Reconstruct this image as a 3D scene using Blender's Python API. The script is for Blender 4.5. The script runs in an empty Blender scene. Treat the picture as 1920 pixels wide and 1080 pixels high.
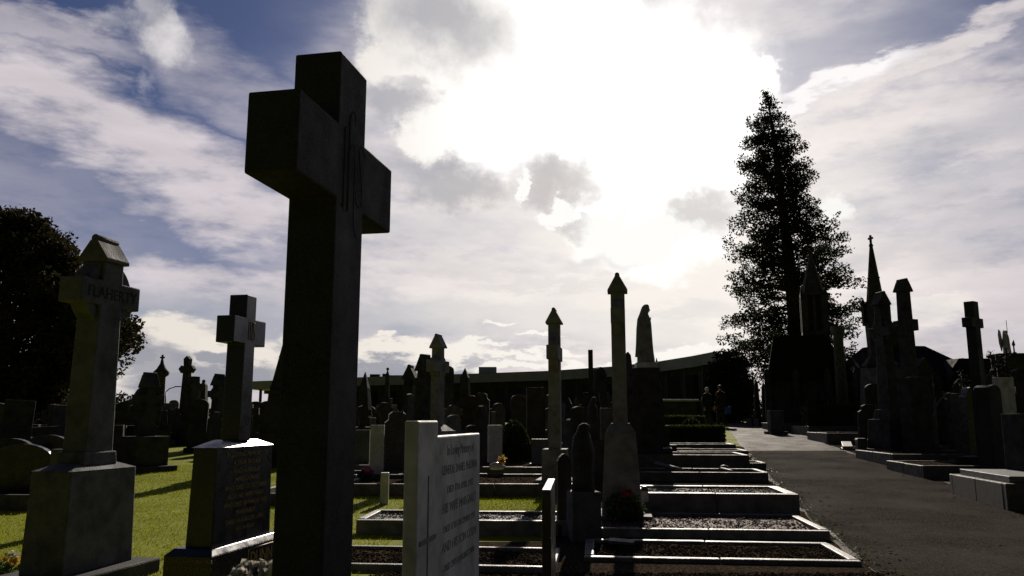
import bpy, math, random
import numpy as np
from mathutils import Vector, Matrix
random.seed(7); rng = np.random.default_rng(7)
R = math.radians
SC = bpy.context.scene
COL = SC.collection

# ------------------------------------------------------------------ camera
CAMH = 1.30; PITCH = R(9.4); F = 1500.0
CP, SP = math.cos(PITCH), math.sin(PITCH)
cam_d = bpy.data.cameras.new("camera"); cam = bpy.data.objects.new("camera", cam_d); COL.objects.link(cam)
cam.location = (0, 0, CAMH); cam.rotation_euler = (R(90) + PITCH, 0, 0)
cam_d.sensor_width = 36; cam_d.lens = 36 * F / 1920; cam_d.clip_start = .05; cam_d.clip_end = 8000
SC.camera = cam
SC.view_settings.view_transform = 'Standard'; SC.view_settings.look = 'None'
SC.cycles.max_bounces = 5; SC.cycles.diffuse_bounces = 2; SC.cycles.glossy_bounces = 2; SC.cycles.transmission_bounces = 2
SC.view_settings.exposure = 0.0; SC.view_settings.gamma = 1.0

def ray(x, y):
    cx = (x - 960) / F; cy = (540 - y) / F
    return Vector((cx, CP - cy * SP, SP + cy * CP))
def at(x, y, Y):
    d = ray(x, y); t = Y / d.y
    return Vector((d.x * t, Y, CAMH + d.z * t))
def q(x, y):
    d = ray(x, y).normalized()
    return (math.atan2(d.x, d.y) * 15, math.asin(d.z) * 15)

# ------------------------------------------------------------------ sky and sun
SUN_AZ, SUN_EL = R(7.5), R(26.0)
W = bpy.data.worlds.new("World"); SC.world = W; W.use_nodes = True
nt = W.node_tree; nt.nodes.clear(); N = nt.nodes; L = nt.links
def nd(t, **k):
    n = N.new(t)
    for a, b in k.items(): setattr(n, a, b)
    return n
def lk(a, b): L.new(a, b)
def mth(op, a, b=None, clamp=False):
    n = nd('ShaderNodeMath', operation=op); n.use_clamp = clamp
    for i, s in enumerate((a, b)):
        if s is None: continue
        if isinstance(s, (int, float)): n.inputs[i].default_value = s
        else: lk(s, n.inputs[i])
    return n.outputs[0]
def mapr(v, a, b, c=0., d=1., t='SMOOTHSTEP'):
    n = nd('ShaderNodeMapRange', interpolation_type=t)
    lk(v, n.inputs[0])
    for i, s in enumerate((a, b, c, d)): n.inputs[i + 1].default_value = s
    return n.outputs[0]
def mixc(f, a, b):
    n = nd('ShaderNodeMix', data_type='RGBA'); n.clamp_factor = True
    if isinstance(f, (int, float)): n.inputs[0].default_value = f
    else: lk(f, n.inputs[0])
    for i, s in ((6, a), (7, b)):
        if isinstance(s, tuple): n.inputs[i].default_value = (*s, 1)
        else: lk(s, n.inputs[i])
    if LAST[0] is not None: LAST[0] = n.outputs[2]
    return n.outputs[2]
def scalec(c, f):
    n = nd('ShaderNodeVectorMath', operation='SCALE')
    if isinstance(c, tuple): n.inputs[0].default_value = c
    else: lk(c, n.inputs[0])
    if isinstance(f, (int, float)): n.inputs[3].default_value = f
    else: lk(f, n.inputs[3])
    return n.outputs[0]
def addv(a, b):
    n = nd('ShaderNodeVectorMath', operation='ADD'); lk(a, n.inputs[0]); lk(b, n.inputs[1]); return n.outputs[0]
def noise(vec, sc, det=6, rough=.55, out=0):
    n = nd('ShaderNodeTexNoise'); lk(vec, n.inputs['Vector'])
    n.inputs['Scale'].default_value = sc; n.inputs['Detail'].default_value = det; n.inputs['Roughness'].default_value = rough
    return n.outputs[out]
def mapping(vec, loc=(0, 0, 0), rot=0, scale=(1, 1, 1), t='POINT'):
    n = nd('ShaderNodeMapping', vector_type=t); lk(vec, n.inputs[0])
    n.inputs[1].default_value = loc; n.inputs[2].default_value = (0, 0, rot); n.inputs[3].default_value = scale
    return n.outputs[0]
def warp(vec, nvec, amp):
    s = nd('ShaderNodeVectorMath', operation='SUBTRACT'); lk(nvec, s.inputs[0]); s.inputs[1].default_value = (.5, .5, .5)
    return addv(vec, scalec(s.outputs[0], amp))
tc = nd('ShaderNodeTexCoord'); sp = nd('ShaderNodeSeparateXYZ'); lk(tc.outputs['Generated'], sp.inputs[0])
az = mth('MULTIPLY', mth('ARCTAN2', sp.outputs[0], sp.outputs[1]), 15.0)
el = mth('MULTIPLY', mth('ARCSINE', sp.outputs[2]), 15.0)
cb = nd('ShaderNodeCombineXYZ'); lk(az, cb.inputs[0]); lk(el, cb.inputs[1]); Q = cb.outputs[0]
Qa = warp(Q, noise(mapping(Q, scale=(1, 1.15, 1)), 1.05, 7, .62, 1), 1.5)      # lumpy cloud edges
Qb = warp(Q, noise(mapping(Q, rot=R(17), scale=(.45, 1.3, 1)), 1.3, 6, .6, 1), 1.7)   # wisps
Qc = warp(Q, noise(mapping(Q, scale=(.9, 2.4, 1)), 1.7, 6, .62, 1), .75)         # low flat clouds
LAST = [None]       # each mask waits for the one before it, which keeps the node program small
def after(V):
    if LAST[0] is None: return V
    n = nd('ShaderNodeVectorMath', operation='MULTIPLY_ADD'); lk(LAST[0], n.inputs[0]); n.inputs[1].default_value = (1e-7,) * 3; lk(V, n.inputs[2]); return n.outputs[0]
def blob(V, x, y, rx, ry, rot=0., soft=.5, k=1.):
    c = q(x, y); V = after(V)
    m = mapping(V, loc=(c[0], c[1], 0), rot=R(rot), scale=(rx / 100, ry / 100, 1), t='TEXTURE')
    ln = nd('ShaderNodeVectorMath', operation='LENGTH'); lk(m, ln.inputs[0])
    o = mapr(ln.outputs[1], 1 + soft, 1 - soft, 0., k); LAST[0] = o
    return o
def union(V, lst, soft):
    o = None
    for b in lst:
        m = blob(V, *b[:4], rot=b[4] if len(b) > 4 else 0, soft=b[6] if len(b) > 6 else soft, k=b[5] if len(b) > 5 else 1.)
        o = m if o is None else mth('MAXIMUM', o, m)
        LAST[0] = o
    return o
sky = nd('ShaderNodeTexSky', sky_type='NISHITA'); sky.sun_disc = False
sky.sun_elevation = SUN_EL; sky.sun_rotation = SUN_AZ; sky.altitude = 50; sky.dust_density = .6; sky.ozone_density = 2.0
BG = .1
blue = scalec(sky.outputs[0], .29)
tint = nd('ShaderNodeVectorMath', operation='MULTIPLY'); lk(blue, tint.inputs[0]); tint.inputs[1].default_value = (.75, .80, 1.17)
sunq = q(1235, 230)
d0 = nd('ShaderNodeVectorMath', operation='DISTANCE'); lk(Q, d0.inputs[0]); d0.inputs[1].default_value = (sunq[0], sunq[1], 0)
glow = mapr(d0.outputs[1], 8.6, 0.5)
glow2 = mapr(d0.outputs[1], 6.5, 1.0)
def K(r, g, b):   # linear picture value -> world colour units
    f = lambda c: ((c / 255 + .055) / 1.055) ** 2.4 if c > 10 else c / 255 / 12.92
    return tuple(f(c) / BG for c in (r, g, b))
C = tint.outputs[0]
# thin high veil
veil = union(Qb, [(255, 285, 400, 74, -21, .97), (40, 45, 170, 34, -8, .6), (430, 170, 170, 60, -25, .42), (700, 330, 150, 230, 0, .72),
                  (440, 385, 190, 60, -8, .95), (380, 545, 420, 62, -2, .97), (900, 470, 380, 150, 0, .97), (1640, 330, 420, 150, 12, .86),
                  (1720, 540, 420, 150, 5, .97), (1730, 128, 330, 27, 17, .85), (960, 650, 1250, 110, 0, .95), (20, 130, 90, 40, 0, .5),
                  (1300, 30, 330, 60, 0, .5), (3200, 400, 900, 260, 0, .45), (-1400, 300, 900, 260, 0, .45)], .46)
vtex = mapr(noise(mapping(Q, rot=R(18), scale=(.42, 1.25, 1)), 1.25, 6, .62), .25, .56, .30, 1.05)
veil = mth('MULTIPLY', veil, vtex, True)
vcol = mixc(glow, K(210, 202, 207), K(254, 244, 236))
vcol = scalec(vcol, mapr(noise(mapping(Q, rot=R(8), scale=(.5, 1.6, 1)), 1.1, 7, .6), .3, .72, .90, 1.10, 'LINEAR'))
C = mixc(veil, C, vcol)
# grey-blue sheets low down
greyl = union(Qc, [(850, 600, 330, 38, 0, .7), (1120, 618, 120, 26, 0, .6), (1255, 632, 80, 26, 0, .75), (640, 350, 70, 120, 0, .35),
                   (870, 430, 200, 45, 0, .5), (370, 615, 280, 62, 0, .75), (1640, 455, 260, 26, 8, .35), (1800, 330, 130, 16, 8, .45), (1760, 270, 230, 34, 12, .4), (1650, 390, 240, 30, 10, .4), (1880, 420, 120, 40, 6, .4)], .5)
C = mixc(greyl, C, mixc(glow2, K(160, 165, 178), K(210, 205, 206)))
# warm brightness under the sun
under = union(Qb, [(1290, 500, 250, 150, 0, .85), (1150, 560, 420, 60, 0, .5)], .7)
C = mixc(under, C, K(254, 247, 236))
softg = union(Qc, [(1150, 500, 90, 16, 0, .4), (1010, 535, 150, 14, 0, .35), (1290, 585, 120, 14, 0, .25), (900, 500, 120, 20, 0, .35), (1560, 500, 110, 16, 8, .35), (1720, 640, 140, 14, 0, .3), (1850, 480, 100, 18, 6, .3)], .6)
C = mixc(softg, C, K(176, 174, 182))
# the big backlit cloud
C = mixc(blob(Qb, 1190, 210, 470, 370, 0, .65, .55), C, K(252, 246, 242))
big = union(Qa, [(985, 120, 260, 200), (770, 45, 92, 95), (745, 110, 75, 60), (860, 245, 95, 62), (800, 262, 55, 45), (1240, 230, 215, 190), (1225, 400, 150, 115),
                 (1090, 215, 220, 100), (1110, 20, 105, 110), (1410, 150, 55, 45)], .26)
bigc = mixc(glow2, K(240, 234, 228), (14., 13.8, 13.4))
C = mixc(big, C, bigc)
streak = union(Qb, [(1560, 165, 150, 17, 15, 1.)], .5)
C = mixc(streak, C, K(255, 250, 250))
shade = union(Qa, [(825, 38, 120, 64, -10, .85, .75), (915, 60, 60, 50, 0, .5, .8), (735, 195, 55, 38, 0, .75, .55), (845, 345, 115, 36, -8, .75, .6), (1045, 345, 85, 38, 0, .7, .6),
                   (775, 165, 34, 22, 0, .5, .4), (1090, 425, 36, 20, 0, .6, .4), (1318, 398, 62, 44, 0, .72, .6), (1160, 484, 62, 15, 0, .35, .6)], .4)
C = mixc(shade, C, mixc(glow2, K(166, 167, 176), K(184, 179, 177)))
bits = union(Qa, [(1045, 398, 42, 20), (1200, 440, 120, 45), (975, 355, 12, 34), (1565, 400, 26, 30, 0, .8, .4)], .2)
C = mixc(bits, C, K(255, 254, 250))
lit = union(Qa, [(318, 80, 44, 34, -20, .9), (278, 25, 34, 40, 0, .5), (215, 45, 26, 16, 0, .3), (265, 160, 20, 16, 0, .25)], .6)
C = mixc(lit, C, scalec(K(216, 212, 214), mapr(noise(Q, 2.6, 6), .3, .7, .8, 1.15, 'LINEAR')))
# low cumulus along the horizon
lowb = union(Qc, [(320, 632, 92, 36, 0, .95), (250, 618, 40, 20), (425, 660, 60, 44), (240, 700, 90, 40), (495, 690, 40, 42), (740, 662, 130, 24), (860, 660, 55, 20), (1000, 688, 420, 9),
                  (725, 633, 16, 6), (905, 640, 44, 5), (962, 664, 62, 8), (935, 606, 34, 4), (1060, 664, 45, 5), (1010, 630, 40, 4), (1290, 660, 80, 9, 8), (1750, 568, 60, 20, 0, .6), (1700, 600, 90, 14, 0, .5), (560, 640, 40, 16)], .28)
C = mixc(lowb, C, mixc(glow, K(236, 228, 218), (11., 10.8, 10.3)))
lowd = union(Qc, [(285, 672, 80, 34, -10, .9), (235, 660, 60, 36), (410, 668, 42, 14, -8), (440, 705, 90, 26), (310, 720, 70, 26), (720, 694, 120, 22), (830, 700, 60, 16), (880, 675, 18, 14, 0, .7), (500, 712, 34, 22, 0, .6)], .35)
C = mixc(mth('MULTIPLY', lowd, .9), C, mixc(glow, K(146, 148, 160), K(184, 184, 192)))
aabs = mth('ABSOLUTE', az)
C = mixc(mapr(aabs, 17., 29., 0., .92), C, scalec(K(50, 50, 53), mapr(noise(mapping(Q, scale=(.5, 1, 1)), .5, 4), .35, .65, .5, 1.4, 'LINEAR')))   # unseen grey cloud bank, added behind the viewer to dim the ambient light
lp = nd('ShaderNodeBackground'); lp.inputs[1].default_value = BG; lk(C, lp.inputs[0])
wo = nd('ShaderNodeOutputWorld'); lk(lp.outputs[0], wo.inputs[0])
W.cycles.sampling_method = 'MANUAL'; W.cycles.sample_map_resolution = 512

sl = bpy.data.lights.new("sun", 'SUN'); sl.energy = 5.0; sl.angle = R(.6); sl.color = (1, .90, .77)
so = bpy.data.objects.new("sun", sl); COL.objects.link(so)
sv = Vector((math.sin(SUN_AZ) * math.cos(SUN_EL), math.cos(SUN_AZ) * math.cos(SUN_EL), math.sin(SUN_EL)))
so.rotation_euler = sv.to_track_quat('Z', 'Y').to_euler(); so.location = sv * 60

# ------------------------------------------------------------------ terrain profile
KN = [(-60, 0.), (9, 0.), (12, .06), (46, 1.08), (52, 1.15), (3000, 1.15)]
def gz(Y):
    return float(np.interp(Y, [k[0] for k in KN], [k[1] for k in KN]))
def gp(x, y):    # ground point seen at a pixel
    d = ray(x, y); lo, hi = 1., 400.
    for _ in range(50):
        m = (lo + hi) / 2; z = CAMH + d.z * m
        if z > gz(d.y * m): lo = m
        else: hi = m
    return Vector((d.x * lo, d.y * lo, gz(d.y * lo)))

# ------------------------------------------------------------------ materials
def material(name, col, col2=None, rough=.7, scale=6., bump=.0, bscale=60., spec=.5, trans=0., coat=0, mix_lo=.4, mix_hi=.65, speck=None, metallic=0, matte=0):
    m = bpy.data.materials.new(name); m.use_nodes = True; t = m.node_tree; n = t.nodes; l = t.links
    b = n['Principled BSDF']; b.inputs['Roughness'].default_value = rough; b.inputs['Specular IOR Level'].default_value = spec
    b.inputs['Metallic'].default_value = metallic
    if coat: b.inputs['Coat Weight'].default_value = coat; b.inputs['Coat Roughness'].default_value = .08
    tcn = n.new('ShaderNodeTexCoord'); src = tcn.outputs['Object']
    col2 = col2 or tuple(c * .65 for c in col)
    nz = n.new('ShaderNodeTexNoise'); l.new(src, nz.inputs['Vector']); nz.inputs['Scale'].default_value = scale; nz.inputs['Detail'].default_value = 8; nz.inputs['Roughness'].default_value = .65
    mr = n.new('ShaderNodeMapRange'); l.new(nz.outputs[0], mr.inputs[0]); mr.inputs[1].default_value = mix_lo; mr.inputs[2].default_value = mix_hi
    mx = n.new('ShaderNodeMix'); mx.data_type = 'RGBA'; l.new(mr.outputs[0], mx.inputs[0]); mx.inputs[6].default_value = (*col, 1); mx.inputs[7].default_value = (*col2, 1)
    out = mx.outputs[2]
    if speck:
        vz = n.new('ShaderNodeTexVoronoi'); l.new(src, vz.inputs['Vector']); vz.inputs['Scale'].default_value = speck[0]
        m2 = n.new('ShaderNodeMapRange'); l.new(vz.outputs['Color'], m2.inputs[0]); m2.inputs[1].default_value = .55; m2.inputs[2].default_value = .8
        mx2 = n.new('ShaderNodeMix'); mx2.data_type = 'RGBA'; l.new(m2.outputs[0], mx2.inputs[0]); l.new(out, mx2.inputs[6]); mx2.inputs[7].default_value = (*speck[1], 1)
        out = mx2.outputs[2]
    l.new(out, b.inputs['Base Color'])
    rr = n.new('ShaderNodeMapRange'); l.new(nz.outputs[0], rr.inputs[0]); rr.inputs[1].default_value = .3; rr.inputs[2].default_value = .7
    rr.inputs[3].default_value = max(.03, rough - .12); rr.inputs[4].default_value = min(1, rough + .12); l.new(rr.outputs[0], b.inputs['Roughness'])
    if bump:
        bz = n.new('ShaderNodeTexNoise'); l.new(src, bz.inputs['Vector']); bz.inputs['Scale'].default_value = bscale; bz.inputs['Detail'].default_value = 5
        bp = n.new('ShaderNodeBump'); bp.inputs['Strength'].default_value = min(1, bump); bp.inputs['Distance'].default_value = .02 if bump <= 1 else .02 * bump; l.new(bz.outputs[0], bp.inputs['Height']); l.new(bp.outputs[0], b.inputs['Normal'])
    if trans:
        tr = n.new('ShaderNodeBsdfTranslucent'); l.new(out, tr.inputs[0])
        ms = n.new('ShaderNodeMixShader'); ms.inputs[0].default_value = trans; l.new(b.outputs[0], ms.inputs[1]); l.new(tr.outputs[0], ms.inputs[2]); l.new(ms.outputs[0], n['Material Output'].inputs[0])
    if matte:
        df = n.new('ShaderNodeBsdfDiffuse'); l.new(out, df.inputs[0]); ms = n.new('ShaderNodeMixShader'); ms.inputs[0].default_value = matte
        l.new(b.outputs[0], ms.inputs[1]); l.new(df.outputs[0], ms.inputs[2]); l.new(ms.outputs[0], n['Material Output'].inputs[0])
    return m
M = {
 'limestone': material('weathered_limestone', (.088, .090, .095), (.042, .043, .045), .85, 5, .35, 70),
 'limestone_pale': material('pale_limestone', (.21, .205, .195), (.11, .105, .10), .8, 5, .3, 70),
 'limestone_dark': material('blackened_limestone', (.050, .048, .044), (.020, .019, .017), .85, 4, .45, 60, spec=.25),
 'marble': material('weathered_marble', (.50, .50, .49), (.27, .27, .255), .6, 4.5, .12, 50),
 'marble_lead': material('lead_lettering', (.15, .15, .15), None, .6, 20),
 'granite_dark': material('dark_granite', (.020, .019, .017), (.008, .0078, .007), .8, 3.2, .15, 120, speck=(220, (.04, .04, .038)), spec=.3),
 'granite_black': material('polished_black_granite', (.012, .012, .013), (.008, .008, .008), .28, 9, 0),
 'granite_grey': material('grey_granite', (.085, .085, .09), (.05, .05, .053), .55, 6, .2, 90, speck=(150, (.14, .14, .14))),
 'granite_cut': material('carved_groove', (.014, .014, .014), None, .9, 10),
 'gold': material('gold_leaf_lettering', (.30, .20, .045), None, .5, 30),
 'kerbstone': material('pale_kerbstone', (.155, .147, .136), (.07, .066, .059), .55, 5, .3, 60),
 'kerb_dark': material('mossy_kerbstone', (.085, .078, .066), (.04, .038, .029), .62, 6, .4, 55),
 'gravel': material('dark_gravel', (.040, .034, .028), (.016, .0135, .011), .75, 45, 1, 90, speck=(70, (.11, .075, .048)), spec=.0),
 'gravel_red': material('reddish_gravel', (.085, .036, .022), (.034, .015, .010), .75, 45, 1, 90, speck=(70, (.12, .06, .045)), spec=.3),
 'gravel_grey': material('grey_chippings', (.085, .083, .08), (.04, .039, .037), .7, 45, 1, 90, spec=.3),
 'soil': material('soil', (.05, .043, .035), (.022, .02, .016), .9, 12, 1, 60, spec=0),
 'asphalt': material('asphalt', (.042, .035, .029), (.016, .014, .012), .75, .7, .9, 90, speck=(90, (.07, .06, .05)), spec=.02, mix_lo=.36, mix_hi=.62, matte=.72),
 'asphalt_old': material('worn_gritty_asphalt', (.080, .067, .054), (.030, .026, .021), .7, 1.4, .9, 50, speck=(120, (.15, .13, .11)), spec=.08, matte=.3, mix_lo=.35, mix_hi=.7),
 'turf': material('turf', (.25, .27, .010), (.19, .21, .008), .9, 1.2, 1, 120, spec=.1),
 'grass': material('grass_blades', (.33, .36, .010), (.22, .25, .008), .7, .8, trans=.35, spec=.15),
 'leaf_conifer': material('cypress_foliage', (.03, .036, .016), (.016, .02, .010), .8, 1.5, trans=.25, spec=.1),
 'leaf_dark': material('conifer_foliage', (.022, .027, .012), (.010, .013, .007), .8, 1.5, trans=.12, spec=.1),
 'leaf_brown': material('autumn_foliage', (.045, .036, .014), (.018, .02, .009), .8, .6, trans=.2, spec=.1),
 'leaf_hedge': material('clipped_box_leaves', (.042, .058, .010), (.024, .034, .007), .8, 3, trans=.35, spec=.08),
 'leaf_plant': material('plant_leaves', (.05, .085, .02), (.03, .05, .012), .55, 5, trans=.3),
 'bark': material('bark', (.045, .035, .028), (.022, .018, .015), .9, 8, .8, 30),
 'plaster': material('fascia_concrete', (.20, .215, .235), (.15, .16, .175), .7, .6, .1, 20),
 'wall_dark': material('dark_cladding', (.035, .035, .036), (.02, .02, .02), .7, 1),
 'glass': material('window_glass', (.012, .013, .015), None, .12, 3, spec=.25),
 'slate': material('slate_roof', (.016, .015, .014), (.009, .009, .009), .9, 3, .4, 12, spec=.05),
 'stonewall': material('rubble_stone', (.045, .038, .032), (.02, .018, .015), .85, 4, .6, 10),
 'metal': material('painted_metal', (.05, .05, .055), None, .4, 5),
 'cloth_dark': material('dark_cloth', (.014, .014, .018), None, .9, 10),
 'cloth_red': material('dark_red_cloth', (.035, .006, .006), None, .9, 10),
 'cloth_blue': material('blue_bag_plastic', (.03, .10, .32), None, .5, 10),
 'skin': material('skin', (.42, .26, .19), None, .55, 10),
 'hair_white': material('white_hair', (.6, .58, .56), (.45, .43, .42), .7, 40),
 'hair_dark': material('dark_hair', (.03, .022, .018), None, .6, 40),
 'petal_red': material('red_petals', (.45, .015, .012), (.28, .01, .01), .6, 30, trans=.3),
 'petal_pink': material('pink_petals', (.50, .10, .22), (.38, .06, .14), .6, 30, trans=.3),
 'petal_white': material('white_petals', (.55, .52, .44), (.40, .36, .28), .6, 20, trans=.3),
 'petal_yellow': material('yellow_petals', (.65, .42, .06), (.5, .3, .04), .6, 20, trans=.3),
 'film': material('clear_wrapping_film', (.55, .55, .56), (.30, .30, .31), .18, 14),
 'dryleaf': material('fallen_leaf', (.12, .06, .022), (.06, .035, .015), .9, 9, trans=.15, spec=.0),
}

# ------------------------------------------------------------------ mesh builder
class MB:
    def __init__(s): s.v = []; s.f = []; s.sm = []
    def add(s, vs, fs, smooth=False):
        o = len(s.v); s.v += [tuple(v) for v in vs]; s.f += [tuple(o + i for i in f) for f in fs]; s.sm += [smooth] * len(fs); return s
    def box(s, cx, cy, z0, sx, sy, h, tx=1., ty=1., rz=0.):
        vs = []
        for z, kx, ky in ((z0, 1, 1), (z0 + h, tx, ty)):
            for a, b in ((-1, -1), (1, -1), (1, 1), (-1, 1)):
                x, y = a * sx / 2 * kx, b * sy / 2 * ky
                vs.append((cx + x * math.cos(rz) - y * math.sin(rz), cy + x * math.sin(rz) + y * math.cos(rz), z))
        return s.add(vs, [(3, 2, 1, 0), (4, 5, 6, 7), (0, 1, 5, 4), (1, 2, 6, 5), (2, 3, 7, 6), (3, 0, 4, 7)])
    def prism(s, poly, x0, x1):          # polygon in (y,z), extruded along x
        n = len(poly); vs = [(x0, y, z) for y, z in poly] + [(x1, y, z) for y, z in poly]
        return s.add(vs, [tuple(range(n - 1, -1, -1)), tuple(range(n, 2 * n))] + [(i, (i + 1) % n, n + (i + 1) % n, n + i) for i in range(n)])
    def prismy(s, poly, y0, y1):         # polygon in (x,z), extruded along y
        n = len(poly); vs = [(x, y0, z) for x, z in poly] + [(x, y1, z) for x, z in poly]
        return s.add(vs, [tuple(range(n)), tuple(range(2 * n - 1, n - 1, -1))] + [(i, n + i, n + (i + 1) % n, (i + 1) % n) for i in range(n)])
    def lathe(s, prof, c=(0, 0), n=16, kx=1., ky=1., smooth=True):
        vs = []; fs = []
        for r, z in prof:
            for i in range(n):
                a = 2 * math.pi * i / n; vs.append((c[0] + r * kx * math.cos(a), c[1] + r * ky * math.sin(a), z))
        for j in range(len(prof) - 1):
            for i in range(n):
                fs.append((j * n + i, j * n + (i + 1) % n, (j + 1) * n + (i + 1) % n, (j + 1) * n + i))
        fs += [tuple(range(n - 1, -1, -1)), tuple((len(prof) - 1) * n + i for i in range(n))]
        return s.add(vs, fs, smooth)
    def tube(s, pts, r, n=8, r2=None):
        pts = [Vector(p) for p in pts]; vs = []; fs = []; m = len(pts)
        for j, p in enumerate(pts):
            t = (pts[min(j + 1, m - 1)] - pts[max(j - 1, 0)]).normalized()
            u = t.cross(Vector((0, 0, 1)));  u = Vector((1, 0, 0)) if u.length < .05 else u.normalized(); w = t.cross(u).normalized()
            rr = r if r2 is None else r + (r2 - r) * j / (m - 1)
            for i in range(n):
                a = 2 * math.pi * i / n; vs.append(p + u * (rr * math.cos(a)) + w * (rr * math.sin(a)))
        for j in range(m - 1):
            for i in range(n): fs.append((j * n + i, j * n + (i + 1) % n, (j + 1) * n + (i + 1) % n, (j + 1) * n + i))
        fs += [tuple(range(n - 1, -1, -1)), tuple((m - 1) * n + i for i in range(n))]
        return s.add(vs, fs, True)
    def ball(s, c, r, k=(1, 1, 1), n=12):
        prof = []; vs = []; fs = []; h = n // 2
        for j in range(h + 1):
            t = math.pi * (j / h); 
            for i in range(n):
                a = 2 * math.pi * i / n
                vs.append((c[0] + r * k[0] * max(math.sin(t), .02) * math.cos(a), c[1] + r * k[1] * max(math.sin(t), .02) * math.sin(a), c[2] - r * k[2] * math.cos(t)))
        for j in range(h):
            for i in range(n): fs.append((j * n + i, j * n + (i + 1) % n, (j + 1) * n + (i + 1) % n, (j + 1) * n + i))
        fs += [tuple(range(n - 1, -1, -1)), tuple(h * n + i for i in range(n))]
        return s.add(vs, fs, True)
    def loft(s, secs, n=24, fold=0., nf=9, smooth=True):   # secs: (z, cx, cy, rx, ry[, fold])
        vs = []; fs = []
        for sec in secs:
            z, cx, cy, rx, ry = sec[:5]; fo = sec[5] if len(sec) > 5 else fold
            for i in range(n):
                a = 2 * math.pi * i / n; k = 1 + fo * math.cos(nf * a + z * 1.3)
                vs.append((cx + rx * k * math.cos(a), cy + ry * k * math.sin(a), z))
        for j in range(len(secs) - 1):
            for i in range(n): fs.append((j * n + i, j * n + (i + 1) % n, (j + 1) * n + (i + 1) % n, (j + 1) * n + i))
        fs += [tuple(range(n - 1, -1, -1)), tuple((len(secs) - 1) * n + i for i in range(n))]
        return s.add(vs, fs, smooth)
    def annulus(s, cy, cz, r0, r1, x0, x1, n=32):
        vs = []; fs = []
        for i in range(n):
            a = 2 * math.pi * i / n; c_, s_ = math.cos(a), math.sin(a)
            vs += [(x0, cy + r0 * c_, cz + r0 * s_), (x0, cy + r1 * c_, cz + r1 * s_), (x1, cy + r1 * c_, cz + r1 * s_), (x1, cy + r0 * c_, cz + r0 * s_)]
        for i in range(n):
            a, b = 4 * i, 4 * ((i + 1) % n)
            for k in range(4): fs.append((a + k, b + k, b + (k + 1) % 4, a + (k + 1) % 4))
        return s.add(vs, fs)
    def build(s, name, m, parent=None, bevel=0., loc=None):
        me = bpy.data.meshes.new(name); me.from_pydata(s.v, [], s.f)
        me.polygons.foreach_set('use_smooth', s.sm); me.validate(); me.update()
        me.materials.append(M[m] if isinstance(m, str) else m)
        o = bpy.data.objects.new(name, me); COL.objects.link(o)
        if parent is not None: o.parent = parent
        if loc: o.location = loc
        if bevel:
            b = o.modifiers.new('bevel', 'BEVEL'); b.width = bevel; b.segments = 2; b.limit_method = 'ANGLE'; b.angle_limit = R(35)
        return o

def tag(o, label=None, cat=None, group=None, kind=None):
    if label: o['label'] = label
    if cat: o['category'] = cat
    if group: o['group'] = group
    if kind: o['kind'] = kind
    return o
def thing(name, label, cat, X, Y, rz=0., group=None, z=None):
    o = bpy.data.objects.new(name, None); COL.objects.link(o); o.empty_display_size = .2
    o.location = (X, Y, gz(Y) if z is None else z); o.rotation_euler = (0, 0, R(rz))
    return tag(o, label, cat, group)
def spot(xt, yt, Y):      # X and height above ground of a point seen at a pixel, at depth Y
    p = at(xt, yt, Y); return p.x, p.z - gz(Y)
def text_part(body, size, m, parent, loc, rot, name='lettering', depth=.0015, align='CENTER', label=None, xs=1.):
    cu = bpy.data.curves.new('t', 'FONT'); cu.body = body; cu.size = size; cu.extrude = depth; cu.align_x = align; cu.space_line = 1.0; cu.resolution_u = 2
    to = bpy.data.objects.new('t', cu); COL.objects.link(to)
    bpy.context.view_layer.update()
    me = bpy.data.meshes.new_from_object(to.evaluated_get(bpy.context.evaluated_depsgraph_get()))
    bpy.data.objects.remove(to); bpy.data.curves.remove(cu)
    me.name = name; me.materials.clear(); me.materials.append(M[m])
    o = bpy.data.objects.new(name, me); COL.objects.link(o); o.parent = parent; o.location = loc; o.rotation_euler = rot; o.scale = (xs, 1, 1)
    if label: o['label'] = label
    return o
FRONT = (R(90), 0, R(90))       # lettering on a face whose normal is local +x
SIDE = (R(90), 0, 0)            # lettering on a face whose normal is local -y

def cross_poly(zb, zt, wb, wt, za, ah, span):   # outline in (y,z)
    def w(z): return (wb + (wt - wb) * (z - zb) / (zt - zb)) / 2
    a, b = za - ah / 2, za + ah / 2; s = span / 2
    return [(-w(zb), zb), (w(zb), zb), (w(a), a), (s, a), (s, b), (w(b), b), (w(zt), zt), (-w(zt), zt), (-w(b), b), (-s, b), (-s, a), (-w(a), a)]
def gable(mb, z, lx, ly, h, roll=.0, eave=.03):       # small steep roof cap, ridge along y
    mb.prismy([(-lx / 2, z), (lx / 2, z), (lx / 2, z + eave), (lx * .11, z + h), (-lx * .11, z + h), (-lx / 2, z + eave)], -ly / 2, ly / 2)
    if roll: mb.tube([(0, -ly * .46, z + h + roll * .45), (0, ly * .46, z + h + roll * .45)], roll, 10)
def pedestal(root, steps, m, name='plinth', z=-.12, bev=.008):
    for i, st in enumerate(steps):
        sx, sy, h = st[:3]; t = st[3] if len(st) > 3 else 1.
        mb = MB(); mb.box(0, 0, z, sx, sy, h + (.12 if i == 0 else .004), t, t)
        z += h + (.12 if i == 0 else 0) - .0
        mb.build(name if i else 'base_step', m, root, bev)
        z -= .003
    return z
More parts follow.
